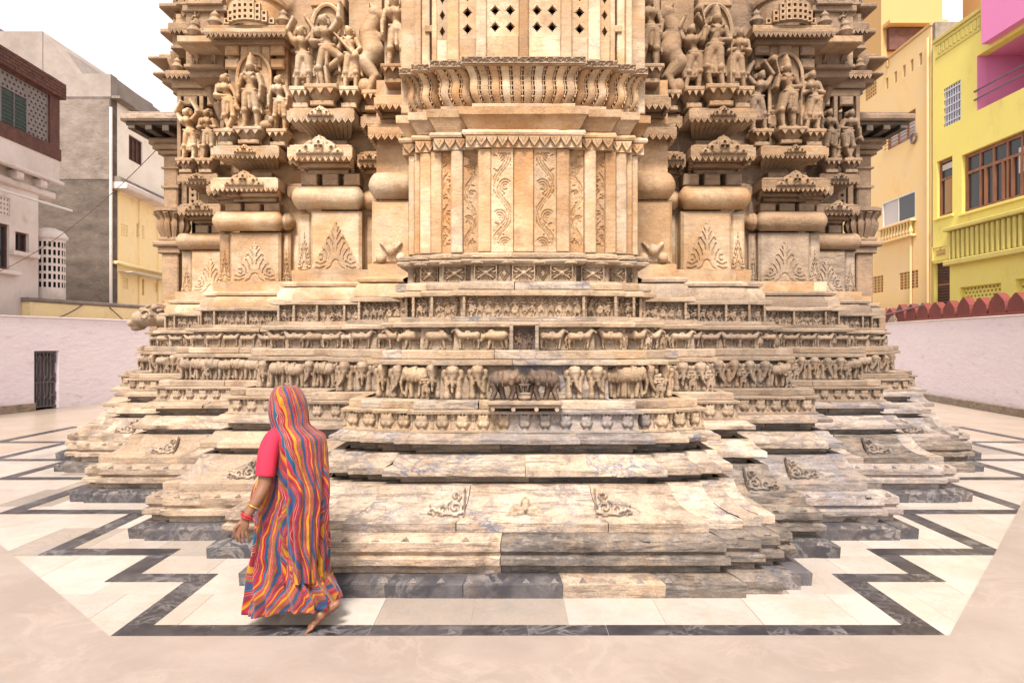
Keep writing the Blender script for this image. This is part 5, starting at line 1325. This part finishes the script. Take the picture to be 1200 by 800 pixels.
_s = rcs['slide']; C1.box("open_sash", M_glass, o, (_s[0]+_s[1])/2+.03, _s[1]-.06, -.048, -.03, _s[2]+.06, _s[3]-.06)
framed(C1, hc, rcs['top'], .09, M_wood, 3, 1, .14, pane=M_glassp)
bars(C1, "window_grille", M_wood, hc, rcs['top'][0], rcs['top'][1], rcs['top'][2], rcs['top'][2]+.5, .02, 1, 4, .014)
for k_ in ('v1', 'v2', 'v3', 'v4'): holed(C1, "air_vent", M_oran2, hc, *rcs[k_], -.02, 5, 6, .55, .05); C1.box("vent_back", M_olive, hc, rcs[k_][0], rcs[k_][1], -.2, -.16, rcs[k_][2], rcs[k_][3])
for q in slots: C1.box("slot_back", M_oran2, hc, *q[:2], -.2, -.18, *q[2:])
R_ = rcs['slide']
C1.box("balustrade_rail", M_oran, hc, R_[0]-.05, R_[1]+.05, .0, .2, R_[2]-.1, R_[2]-.02, .01); C1.box("balustrade_rail", M_oran, hc, R_[0]-.05, R_[1]+.05, .0, .2, R_[2]-.62, R_[2]-.55, .01)
nbal = 11
for k in range(nbal):
    s = R_[0]+(R_[1]-R_[0])*(k+.5)/nbal
    MB().lathe([(.04, R_[2]-.549), (.075, R_[2]-.45), (.04, R_[2]-.3), (.03, R_[2]-.2), (.055, R_[2]-.101)], 8, (s, -.11)).build("baluster", M_oran, hc, F=C1.F)
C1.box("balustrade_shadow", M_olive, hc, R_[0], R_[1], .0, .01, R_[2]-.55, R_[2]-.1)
C1.box("window_frame", M_oran2, hc, 4.6, 4.7, .0, .08, 11.98, 12.2)
MB().box(13.9, 16.2, 25.7, 31, 12.252, 17.5).build("roof_tower", M_oran2, hc)
MB().box(14.1, 15.6, 25.5, 25.69, 12.7, 13.5).build("tower_opening", M_brick, hc); MB().box(13.95, 16.1, 25.2, 25.69, 13.55, 13.68).build("tower_ledge", M_oran2, hc)
MB().box(17.3, 19.4, 24.5, 26.2, 12.0, 15.5).build("roof_tower", M_oran2, hc)
MB().box(17.15, 20.5, 24.2, 26.2, 13.9, 14.05).build("tower_ledge", M_oran2, hc)
MB().box(13.92, 16.8, 22.45, 22.61, 11.0, 12.3).build("parapet_wall", M_concrete, hc)
C1.box("parapet_coping", M_oran2, hc, 0, C1.L+.03, -.3, .05, 12.252, 12.36, .02)
hp = MB()
for k in range(12): 
    a = 2*math.pi*k/12; a2 = 2*math.pi*(k+1)/12; sx, zz_ = C1.hit(1072, 162); hp.tube([(sx+.17*math.cos(a), -.05, zz_+.17*math.sin(a)), (sx+.17*math.cos(a2), -.05, zz_+.17*math.sin(a2))], .035, 6)
hp.build("hose_ring", M_iron, hc, F=C1.F)
for sx_, za_, zb_ in ((C1.L-.12, 2.0, 11.9), (C1.hit(1069, 280)[0], 2.6, C1.hit(1069, 268)[1])):
    MB().tube([(sx_, -.05, za_), (sx_, -.05, zb_)], .035, 6).build("drain_pipe", M_oran, hc, F=C1.F)
# ---- lemon yellow house
hd = thing("house", (14.5, 19, 0), "lemon yellow house with brown windows and a magenta balcony", "house")
D1 = Wall((13.87, 22.44), (13.87, 11.5), 1)
dr = dict(blue=D1.rect(1106, (102, 149), 1126, (96, 141)), narrow=D1.rect(1098, (189, 257), 1116, (183, 249)), door=D1.rect(1093, (309, 362), 1113, (306, 362)),
          big=D1.rect(1127, (182, 250), 1215, (146, 226)), j1=D1.rect(1125, (337, 362), 1173, (331, 362)), j2=D1.rect(1190, (328, 362), 1240, (320, 362)))
bs0, bz = D1.hit(1145, 130); _, bz2 = D1.hit(1145, 62); 
balc_h = (bs0, D1.L-.5, D1.hit(1145, 130)[1], D1.hit(1150, 63)[1])
D1.shell(0, D1.L, 0, 11.55, list(dr.values())+[balc_h], .28, 5.5, "wall", M_yel, hd)
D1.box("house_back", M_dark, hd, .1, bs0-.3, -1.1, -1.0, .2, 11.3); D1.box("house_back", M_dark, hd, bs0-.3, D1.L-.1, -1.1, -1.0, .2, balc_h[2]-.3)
# magenta balcony set back in the wall
D1.box("balcony_wall", M_mag, hd, bs0-.1, D1.L-.4, -1.9, -1.75, balc_h[2]-.1, balc_h[3]+.1); D1.box("balcony_side", M_mag, hd, bs0-.12, bs0-.0, -1.75, -.29, balc_h[2]-.1, balc_h[3]+.1)
D1.box("balcony_reveal", M_mag, hd, bs0-.004, bs0+.02, -.29, .004, balc_h[2], balc_h[3])
D1.box("balcony_ceiling", M_mag, hd, bs0, D1.L-.5, -1.74, -.29, balc_h[3]+.0, balc_h[3]+.1); D1.box("balcony_floor", M_yel, hd, bs0, D1.L-.5, -1.74, -.3, balc_h[2]-.15, balc_h[2]-.005)
D1.box("balcony_window", M_brick, hd, bs0+1.5, bs0+3.2, -1.74, -1.6, balc_h[2]+.5, balc_h[2]+1.7)
for q in (.35, .6): MB().tube([(bs0-.1, -.02, balc_h[2]+q), (D1.L-.5, -.02, balc_h[2]+q)], .025, 6).build("balcony_rail", M_iron, hd, F=D1.F)
ms, mz = D1.hit(1160, 12)
D1.box("magenta_parapet", M_mag, hd, ms, D1.L, -.4, .25, balc_h[3]+.11, 11.9, .0); D1.box("parapet_end", M_olive, hd, ms-.25, ms-.002, -.4, .1, 11.0, 12.05)
D1.box("parapet_coping", M_olive, hd, 0, ms-.26, -.3, .06, 11.552, 11.66, .01)
for k in range(14):
    s = .25+k*.19
    D1.box("parapet_block", M_olive, hd, s, s+.11, .0, .035, 11.12, 11.4, .015)
D1.box("parapet_band", M_olive, hd, .1, 3.1, .0, .03, 11.42, 11.50, .01); D1.box("parapet_band", M_olive, hd, .1, 3.1, .0, .03, 11.0, 11.07, .01)
# windows
o = framed(D1, hd, dr['blue'], .05, M_bluebar, 2, 1, .16)
bars(D1, "window_grille", M_bluebar, hd, *dr['blue'], -.04, 7, 5, .018)
o = framed(D1, hd, dr['narrow'], .09, M_wood, 1, 1, .14, split=[.66], pane=M_glass)
D1.box("curtain", M_curt, hd, dr['narrow'][0]+.25, dr['narrow'][1]-.15, -.118, -.100, dr['narrow'][2]+.1, dr['narrow'][2]+1.25)
D1.box("curtain", M_curtw, hd, dr['narrow'][0]+.12, dr['narrow'][1]-.12, -.118, -.105, dr['narrow'][2]+1.5, dr['narrow'][3]-.15)
B = dr['big']
o = framed(D1, hd, B, .11, M_wood, 5, 1, .16, split=[.68], pane=M_glass)
for k in range(9):
    s = B[0]+.9+k*.36
    if s < B[1]-.2: D1.box("casement_bar", M_wood, o, s-.045, s+.045, -.16, -.10, B[2]+.1, B[2]+(B[3]-B[2])*.66)
D1.box("curtain", M_curtw, hd, B[0]+2.2, B[0]+2.5, -.14, -.125, B[2]+.7, B[2]+1.4)
for n_ in ('narrow', 'big'): D1.box("window_sill", M_olive if n_ == 'x' else M_yel, hd, dr[n_][0]-.1, dr[n_][1]+.1, .0, .08, dr[n_][2]-.08, dr[n_][2]-.003, .01)
# slatted brown door
R_ = dr['door']; o = D1.box("slatted_door", M_dwood, hd, R_[0], R_[1], -.2, -.15, R_[2], R_[3])
nsl = 16
for k in range(nsl):
    z = R_[2]+(R_[3]-R_[2])*(k+.1)/nsl; D1.box("slat", M_dwood if k != 8 else M_wood, o, R_[0]+.03, R_[1]-.03, -.149, -.12, z, z+(R_[3]-R_[2])/nsl*.75, .006)
for n_ in ('j1', 'j2'):
    R_ = dr[n_]; holed(D1, "pierced_screen", M_yel, hd, R_[0], R_[1], R_[2], R_[3], -.14, max(4, round((R_[1]-R_[0])/.16)), 6, .5, .06, True)
# balustrade panel and name plaque
q0 = D1.rect(1113, (273, 303), 1225, (243, 289))
D1.box("panel_back", M_olive, hd, q0[0], q0[1], .0, .05, q0[2], q0[3]); D1.box("panel_rail", M_olive, hd, q0[0]-.02, q0[1], .0, .22, q0[3], q0[3]+.12, .02); D1.box("panel_rail", M_olive, hd, q0[0]-.02, q0[1], .0, .22, q0[2]-.16, q0[2]-.002, .02)
n_ = 18
for k in range(n_):
    s = q0[0]+(q0[1]-q0[0])*(k+.3)/n_; wd = (q0[1]-q0[0])/n_*.55
    D1.box("panel_rib", M_olive, hd, s, s+wd, .051, .13, q0[2]+.02, q0[3]-.02, .025)
p0 = D1.rect(1093, (291, 306), 1112, (284, 304))
fr = MB(); fr.box(p0[0], p0[1], -.03, -.0, p0[2], p0[2]+.05).box(p0[0], p0[1], -.03, 0, p0[3]-.05, p0[3]).box(p0[0], p0[0]+.05, -.03, 0, p0[2]+.05, p0[3]-.05).box(p0[1]-.05, p0[1], -.03, 0, p0[2]+.05, p0[3]-.05)
pl = fr.build("plaque_frame", M_yel, hd, F=D1.F)
# small script lettering hung from a headline
lt = MB(); cx, cz = (p0[0]+p0[1])/2, (p0[2]+p0[3])/2; Wd = (p0[1]-p0[0])*.56; n0 = cx-Wd/2
lt.box(n0, n0+Wd, -.02, 0, cz+.07, cz+.095)
for k in range(5):
    x = n0+Wd*(k+.5)/5; lt.box(x+.03, x+.05, -.02, 0, cz-.1, cz+.07)
    lt.tube([(x-.05, -.012, cz+.03), (x-.02, -.012, cz-.05), (x+.01, -.012, cz-.02), (x+.03, -.012, cz-.03)], .011, 5)
lt.tube([(n0+Wd*.45, -.012, cz+.1), (n0+Wd*.5, -.012, cz+.15), (n0+Wd*.58, -.012, cz+.17)], .01, 5)
lt.build("lettering", M_oran2, pl, F=D1.F)
# ---- cables strung on the left
def cable(p0, p1, sag, label, r=.008):
    pts = []
    for k in range(25):
        t = k/24; p = Vector(p0).lerp(Vector(p1), t); p.z -= sag*4*t*(1-t); pts.append(p)
    o = MB().tube(pts, r, 6).build("cable", M_cable); tag(o, label, "cable", None)
def at(px, py, d): return ((px-600)*d/800, d, CAMZ+(400-py)*d/800)
cable(at(-10, 322, 16.6), at(207, 150, 13.5), .35, "thin brown cable strung from white house across to the temple porch")
cable(at(60, 375, 18.6), at(112, 345, 21.5), .1, "short dark cable sagging low over the yellow wall", .02)
cable(at(112, 345, 21.5), at(150, 380, 21.8), .0, "second dark cable dropping down from yellow wall coping", .02)
rod = MB().tube([WR.F @ Vector((4.6, -.05, 2.7)), WR.F @ Vector((7.6, .1, 2.95))], .03, 6).build("metal_rod", M_iron); tag(rod, "thin metal rod lying slanted across the red merlons", "rod")
# ---------------------------------------------------------------- the woman in the striped sari
M_skin = paint("brown_skin", (.215, .098, .053), (.18, .08, .043), rough=.5, var=.5, scale=8, bump=.08, spec=.4, brush=30)
M_blouse = paint("pink_blouse", (.50, .022, .058), (.44, .02, .05), rough=.8, var=.5, scale=12, bump=.25, brush=60)
M_gold = paint("gold_bangle", (.75, .45, .08), rough=.3, metal=.8, bump=0)
M_redb = paint("red_bangle", (.42, .02, .03), rough=.35, bump=0)
M_hair = paint("black_hair", (.02, .016, .014), rough=.5, bump=.2)
def sari_mat(name, ku, kv, wob, seed, alpha=1.0):
    m, n, l, b = _new(name)
    tc = n.new("ShaderNodeTexCoord"); sx = n.new("ShaderNodeSeparateXYZ"); l.new(tc.outputs["UV"], sx.inputs[0])
    U, V = sx.outputs[0], sx.outputs[1]
    ns = _noise(n, l, tc.outputs["UV"], 2.2, 3, .5)
    zig = n.new("ShaderNodeMath"); zig.operation = 'PINGPONG'; l.new(V, zig.inputs[0]); zig.inputs[1].default_value = .021
    w1 = _math(n, l, 'SINE', _math(n, l, 'MULTIPLY', V, 13.0))
    amp = _map(n, l, _noise(n, l, tc.outputs["UV"], 3.1, 2), .4, .65)
    Uw = _math(n, l, 'ADD', U, _math(n, l, 'MULTIPLY', _math(n, l, 'SINE', _math(n, l, 'MULTIPLY', U, 17.0)), .036))
    t = _math(n, l, 'ADD', _math(n, l, 'MULTIPLY', Uw, ku), _math(n, l, 'MULTIPLY', V, kv))
    t = _math(n, l, 'ADD', t, _math(n, l, 'MULTIPLY', ns, wob))
    t = _math(n, l, 'ADD', t, _math(n, l, 'MULTIPLY', w1, wob*.12))
    t = _math(n, l, 'ADD', t, _math(n, l, 'MULTIPLY', _math(n, l, 'MULTIPLY', zig.outputs[0], amp), .55))
    f = _math(n, l, 'FRACT', _math(n, l, 'ADD', t, seed))
    r = n.new("ShaderNodeValToRGB"); r.color_ramp.interpolation = 'CONSTANT'
    TEAL, RED, YEL, PINK, GRN, BLU, ORG, WHT, PUR = (.006, .10, .19), (.32, .015, .03), (.52, .24, .015), (.42, .02, .06), (.13, .18, .02), (.03, .06, .16), (.48, .10, .015), (.45, .30, .22), (.09, .035, .11)
    seq = [(TEAL, 5), (WHT, .5), (RED, 1.5), (WHT, .5), (RED, 1.5), (WHT, .5), (RED, 1.5), (WHT, .5), (RED, 3), (YEL, 6), (GRN, .8), (RED, 2), (WHT, .5), (RED, 2), (WHT, .5), (PINK, 3), (GRN, 2.5), (RED, 1.5), (BLU, 6), (TEAL, 2), (RED, 3), (WHT, .5), (RED, 3), (WHT, .5), (RED, 3), (BLU, 1.2), (RED, 4), (ORG, 2), (YEL, 2.5), (RED, 3), (PINK, 2)]
    tot = sum(k for _, k in seq); x = 0; el = r.color_ramp.elements
    for k, (c, wd) in enumerate(seq):
        e = el[k] if k < 2 else el.new(x/tot)
        e.position = x/tot; e.color = (*c, 1); x += wd
    l.new(f, r.inputs[0])
    fade = _map(n, l, _noise(n, l, tc.outputs["UV"], 14, 4), .3, .7, .42, .82); cb = n.new("ShaderNodeCombineXYZ")
    for i in range(3): l.new(fade, cb.inputs[i])
    l.new(_mix(n, l, r.outputs[0], cb.outputs[0], 1, 'MULTIPLY'), b.inputs["Base Color"])
    b.inputs["Roughness"].default_value = .75; b.inputs["Specular IOR Level"].default_value = .2
    b.inputs["Sheen Weight"].default_value = .15
    bp = n.new("ShaderNodeBump"); bp.inputs["Strength"].default_value = .25; bp.inputs["Distance"].default_value = .004
    l.new(_noise(n, l, tc.outputs["UV"], 60, 4), bp.inputs["Height"]); l.new(bp.outputs[0], b.inputs["Normal"])
    return m
PS = .00544; PD = 4.36
def fx(px): return (px-600)*PS
def fz(py): return CAMZ-(py-400)*PS
def fxd(px, d): return (px-600)*d/800
def fzd(py, d): return CAMZ-(py-400)*d/800
woman = thing("person", (fx(335), PD, 0), "person in a rainbow striped sari and veil walking barefoot past the temple", "person")
bd = MB()
def limb(pts, k=12):
    """smooth tapering limb through (px, py, depth, radius)"""
    P = [Vector((fxd(a, d), d, fzd(b, d))) for a, b, d, r in pts]; rr = [r for *_, r in pts]; Q = []; RR = []
    for i in range(len(P)-1):
        for q in range(5):
            t = q/5; p0 = P[max(i-1, 0)]; p1 = P[i]; p2 = P[i+1]; p3 = P[min(i+2, len(P)-1)]
            Q.append(.5*((2*p1)+(p2-p0)*t+(2*p0-5*p1+4*p2-p3)*t*t+(3*p1-p0-3*p2+p3)*t**3)); RR.append(rr[i]*(1-t)+rr[i+1]*t)
    Q.append(P[-1]); RR.append(rr[-1]); bd.tube(Q, RR, k)
    for p, r in ((Q[0], RR[0]), (Q[-1], RR[-1])): bd.ell(p, (r, r, r), k, 8)
fd = Vector((-.80, .60, 0)).normalized(); rt = Vector((fd.y, -fd.x, 0))       # facing direction and her right
hc_ = Vector((fx(334), PD, fz(479)))
HM = Matrix((( rt.x, fd.x, 0), (rt.y, fd.y, 0), (0, 0, 1)))
bd.ell(hc_, (.072, .092, .108), 20, 14, HM)
bd.ell(hc_+HM @ Vector((0, .035, -.045)), (.052, .055, .065), 16, 10, HM)       # jaw
bd.ell(hc_+HM @ Vector((0, .092, -.012)), (.013, .02, .024), 10, 8, HM)        # nose
bd.ell(hc_+HM @ Vector((0, .082, .025)), (.05, .014, .014), 10, 6, HM)         # brow
for q in (-1, 1):
    bd.ell(hc_+HM @ Vector((q*.073, 0, -.005)), (.012, .02, .03), 8, 6, HM); bd.ell(hc_+HM @ Vector((q*.03, .078, .008)), (.014, .012, .01), 8, 6, HM)
bd.ell(hc_+HM @ Vector((0, .085, -.05)), (.024, .014, .011), 10, 6, HM)
limb([(335, 495, PD, .05), (337, 512, PD, .055)])
def P3(px, py, off): return None
cx_, cy_ = fx(340), PD
for (py, r0, r1, sx) in ((515, .15, .085, 0), (530, .16, .1, 0), (548, .145, .105, 0), (565, .125, .1, 0), (582, .135, .11, 0), (600, .16, .125, 0), (618, .165, .13, 0)):
    bd.ell(Vector((fx(341), cy_, fz(py))), (r0, r1, .075), 18, 8, HM)
sl = Vector((fx(341), cy_, fz(512)))
# her left arm is the one nearest us
limb([(322, 514, PD-.10, .05), (315, 528, PD-.15, .047), (311, 548, PD-.19, .043), (310, 567, PD-.21, .039), (303, 582, PD-.24, .036), (293, 598, PD-.27, .029), (288, 606, PD-.285, .025)], 14)
limb([(362, 514, PD+.10, .05), (368, 535, PD+.15, .044), (362, 570, PD+.17, .038), (345, 600, PD+.2, .03), (338, 612, PD+.22, .025)])
# hand: palm, four fingers and thumb, loosely curled
hd0 = Vector((fxd(288, PD-.285), PD-.285, fzd(606, PD-.285)))
def finger(pts, r):
    bd.tube(pts, r, 8); bd.ell(pts[-1], (r[-1],)*3, 8, 6)
bd.ell(hd0+Vector((-.012, -.004, -.045)), (.034, .018, .05), 14, 10, Matrix.Rotation(.25, 3, 'Y'))
for k, (dx, dy, ln) in enumerate(((-.040, -.014, .068), (-.022, -.016, .076), (-.002, -.012, .072), (.018, -.004, .058))):
    b0 = hd0+Vector((-.012+dx*.9, dy, -.078)); d1 = Vector((-.12+.08*k, -.1, -1)).normalized(); d2 = Vector((.1+.08*k, .25, -1)).normalized(); d3 = Vector((.4, .5, -.8)).normalized()
    p1 = b0+d1*ln*.45; p2 = p1+d2*ln*.32; p3 = p2+d3*ln*.24
    finger([b0-d1*.02, b0, p1, p2, p3], [.009, .0082, .0075, .0068, .0058])
t0 = hd0+Vector((-.03, -.012, -.03)); finger([t0, t0+Vector((-.024, -.012, -.026)), t0+Vector((-.030, -.012, -.052)), t0+Vector((-.022, -.008, -.072))], [.013, .011, .0095, .008])
# right hand, hidden in front of the body
bd.ell((fx(336), PD+.23, fz(620)), (.03, .02, .045), 10, 8)
# legs: the left leg trails with the heel raised, the right leg is forward under the hem
limb([(352, 625, PD-.03, .085), (359, 655, PD-.05, .066), (368, 682, PD-.06, .048), (379, 697, PD-.07, .038), (388, 707, PD-.08, .029)])
limb([(328, 625, PD+.06, .085), (318, 660, PD+.10, .07), (311, 690, PD+.13, .05), (309, 712, PD+.14, .036), (309, 722, PD+.14, .03)])
def foot(heel, toe, side, r=.03, tip=.0):
    h, t = Vector(heel), Vector(toe); d = (t-h); L = d.length; u = d.normalized(); w = u.cross(Vector((0, 0, 1))).normalized(); upv = w.cross(u).normalized()
    n = 9; prof = [(0, .026), (.12, .031), (.3, .032), (.5, .033), (.68, .037), (.82, .036)]; hts = [.026, .033, .042, .034, .024, .018]
    rows = []
    for (q, wd), ht in zip(prof, hts):
        c = h+u*L*q+upv*ht
        bd.ell(c, (1, 1, 1), 12, 8, Matrix((u*.036, w*wd, upv*ht)).transposed())
    for k in range(5):
        wq = (-.03+.0145*k)*side; ln = (.055, .046, .042, .037, .03)[k]*1.05; rr = (.0115, .0085, .008, .0078, .0075)[k]
        b0 = h+u*(L*.82-.004*k)+w*wq+upv*rr*1.2; p1 = b0+u*ln*.6+upv*.004; p2 = b0+u*ln-upv*rr*.3
        finger([b0, p1, p2], [rr*1.05, rr, rr*.92])
foot((fxd(396, PD-.08), PD-.08, fzd(712, PD-.08)), (fxd(362, PD-.135), PD-.135, .006), 1)
foot((fx(313), PD+.15, .005), (fx(281), PD+.19, .004), -1)
me_b = bd.mesh("body_parts", M_skin)
tmp = bpy.data.objects.new("body_tmp", me_b); sc.collection.objects.link(tmp)
rm = tmp.modifiers.new("r", 'REMESH'); rm.mode = 'VOXEL'; rm.voxel_size = .0038
sm = tmp.modifiers.new("s", 'SMOOTH'); sm.iterations = 3; sm.factor = .5
dg = bpy.context.evaluated_depsgraph_get(); dg.update()
body_me = bpy.data.meshes.new_from_object(tmp.evaluated_get(dg)); bpy.data.objects.remove(tmp)
body_me.name = "body"; body_me.materials.clear(); body_me.materials.append(M_skin)
body_me.polygons.foreach_set("use_smooth", [True]*len(body_me.polygons))
put(bpy.data.objects.new("body", body_me), woman)
# hair under the veil
MB().ell(hc_+HM @ Vector((0, -.018, .014)), (.081, .088, .108), 18, 12, HM).build("hair", M_hair, woman, smooth=60)
# blouse: sleeve and bodice
def loft(name, mat, rows, th0, th1, folds, nth=160, parent=None, thick=.004, uvk=(1, 1), sub=6, sq=1.0):
    """cloth hung over elliptical sections: rows are (z, cx, cy, rx, ry, fold depth)"""
    R = np.array(rows, float); nz = (len(R)-1)*sub+1; tt = np.linspace(0, len(R)-1, nz)
    def crm(c):
        out = []
        for t in tt:
            i = min(int(t), len(R)-2); f = t-i; p0, p1, p2, p3 = c[max(i-1, 0)], c[i], c[i+1], c[min(i+2, len(R)-1)]
            out.append(.5*(2*p1+(p2-p0)*f+(2*p0-5*p1+4*p2-p3)*f*f+(3*p1-p0-3*p2+p3)*f**3))
        return np.array(out)
    Z, CX, CY, RX, RY, FO = [crm(R[:, k]) for k in range(6)]
    full = abs(th1-th0-2*math.pi) < 1e-6
    th = np.linspace(th0, th1, nth+1)
    v = []; f = []; uv = []
    for j in range(nz):
        for i, a in enumerate(th):
            m_ = folds(a, Z[j])*FO[j]*1.45
            ca, sa = math.cos(a), math.sin(a); ca = math.copysign(abs(ca)**sq, ca); sa = math.copysign(abs(sa)**sq, sa)
            v.append((CX[j]+(RX[j]+m_)*ca, CY[j]+(RY[j]+m_)*sa, Z[j]+.02*FO[j]/.03*math.sin(3*a)*(0 if j < nz-1 else 1)))
            uv.append((uvk[0]*(a-th0)/(2*math.pi), uvk[1]*Z[j]))
    w = nth+1
    for j in range(nz-1):
        for i in range(nth): f.append((j*w+i, j*w+i+1, (j+1)*w+i+1, (j+1)*w+i))
    me = bpy.data.meshes.new(name); me.from_pydata(v, [], f); me.update(); ul = me.uv_layers.new(name="UVMap")
    li = np.empty(len(me.loops), int); me.loops.foreach_get("vertex_index", li); ul.data.foreach_set("uv", np.array(uv)[li].ravel())
    me.polygons.foreach_set("use_smooth", [True]*len(me.polygons)); me.materials.append(mat)
    o = put(bpy.data.objects.new(name, me), parent)
    so = o.modifiers.new("thick", 'SOLIDIFY'); so.thickness = thick; so.offset = 0
    return o
def row(py, xl, xr, ry, dy=0, fo=.02):
    dz, dx = PD+dy-.75*ry, PD+dy-.35*ry
    return (fzd(py, dz), (fxd(xl, dx)+fxd(xr, dx))/2, PD+dy, (fxd(xr, dx)-fxd(xl, dx))/2-1.0*fo, ry, fo)
sf = lambda a, z: .55*math.sin(9*a+3.0*z+1.2*math.sin(2*a+2*z))+.35*math.sin(17*a-5*z+.7)+.2*math.sin(31*a+9*z)
S_low = sari_mat("striped_sari_cloth", 7.5, -1.7, 1.5, .1)
S_veil = sari_mat("striped_veil_cloth", 7.5, .9, 1.1, .02)
TAU = 2*math.pi
sk = loft("sari", S_low, [row(556, 306, 372, .135, 0, .005), row(570, 298, 377, .15, 0, .008), row(588, 293, 379, .165, 0, .012), row(612, 297, 378, .175, 0, .014), row(640, 296, 377, .18, 0, .018), row(668, 291, 376, .19, .01, .024), row(692, 290, 384, .20, .0, .026), row(708, 288, 392, .205, .0, .028), row(720, 285, 394, .205, .0, .03)], 0, TAU, sf, 260, woman, .004, sq=.72)
# the hem rises towards the trailing foot
me = sk.data
for v_ in me.vertices:
    if v_.co.z < .36:
        k = max(0, (v_.co.x-fx(318))/(fx(385)-fx(318))); q = (.36-v_.co.z)/.36
        v_.co.z += .055*min(k, 1.2)*q; v_.co.x += .01*k*q
bo = loft("blouse", M_blouse, [row(505, 322, 362, .075, 0, .0), row(512, 312, 370, .105, 0, .003), row(525, 311, 373, .125, 0, .004), row(545, 311, 373, .125, 0, .004), row(562, 308, 372, .13, 0, .004)], 0, TAU, sf, 60, woman, .004)
slv = MB()
def sleeve(pts, name):
    P = [Vector((fxd(a, d), d, fzd(b, d))) for a, b, d, r in pts]; n = 24; b = MB(); rr = [r for *_, r in pts]
    for i, p in enumerate(P):
        t = (P[min(i+1, len(P)-1)]-P[max(i-1, 0)]).normalized(); a = t.cross(Vector((0, 1, 0))).normalized(); c = t.cross(a)
        for j in range(n):
            w = TAU*j/n; r = rr[i]*(1+.035*math.sin(5*w+i*1.3)); b.v.append(tuple(p+(a*math.cos(w)+c*math.sin(w))*r))
    for i in range(len(P)-1):
        for j in range(n): b.f.append((i*n+j, i*n+(j+1) % n, (i+1)*n+(j+1) % n, (i+1)*n+j))
    o = b.build(name, M_blouse, woman, smooth=70); so = o.modifiers.new("thick", 'SOLIDIFY'); so.thickness = .004
    sb = o.modifiers.new("sub", 'SUBSURF'); sb.levels = 1; sb.render_levels = 1
sleeve([(331, 505, PD-.04, .04), (323, 510, PD-.09, .058), (317, 520, PD-.135, .064), (314, 532, PD-.165, .062), (312, 545, PD-.19, .06), (311, 555, PD-.205, .058), (310.5, 558, PD-.208, .0555)], "sleeve")
sleeve([(354, 505, PD+.05, .04), (360, 511, PD+.09, .056), (364, 523, PD+.13, .06), (366, 540, PD+.15, .056), (365, 553, PD+.16, .055)], "sleeve")
# veil: over the crown, open towards her face, hanging down the back
vf = lambda a, z: (.5*math.sin(8*a+2.5*z+math.sin(5*z))+.4*math.sin(15*a-4*z)+.22*math.sin(27*a+6*z))
fa = math.atan2(fd.y, fd.x)          # direction she faces
op = math.radians(48)
HEAD = [row(451.5, 333, 336, .006, 0, 0), row(453, 324, 345, .05, 0, 0), row(457, 319, 350, .085, 0, .001), row(464, 315.5, 354, .108, 0, .0015), row(475, 313, 357, .118, 0, .002), row(488, 313, 358.5, .116, -.005, .004), row(499, 316, 360, .115, -.01, .006)]
vl = loft("veil", S_veil, HEAD+[row(507, 317, 368, .14, -.005, .007), row(517, 318, 378, .18, 0, .008), row(545, 320, 381, .185, 0, .011), row(575, 321, 383, .195, 0, .014), row(610, 322, 382, .205, 0, .017), row(640, 326, 381, .21, 0, .02), row(665, 330, 380, .21, .0, .024), row(682, 333, 379, .21, .0, .026)], fa+op, fa+TAU-op, vf, 240, woman, .003)
for (a, b_, r, nm, mt) in (((297.5, 592, PD-.263), .036, .0045, "gold_bangle", M_gold), ((290, 603, PD-.282), .034, .006, "red_bangle", M_redb), ((289, 605.5, PD-.284), .034, .005, "red_bangle", M_redb)):
    c = Vector((fxd(a[0], a[2]), a[2], fzd(a[1], a[2]))); ax = Vector((-.45, -.12, -.88)).normalized(); e1 = ax.cross(Vector((0, 1, 0))).normalized(); e2 = ax.cross(e1)
    q = MB(); q.tube([c+(e1*math.cos(TAU*k/20)+e2*math.sin(TAU*k/20))*b_ for k in range(21)], r, 8, False); q.build(nm, mt, woman, smooth=60)
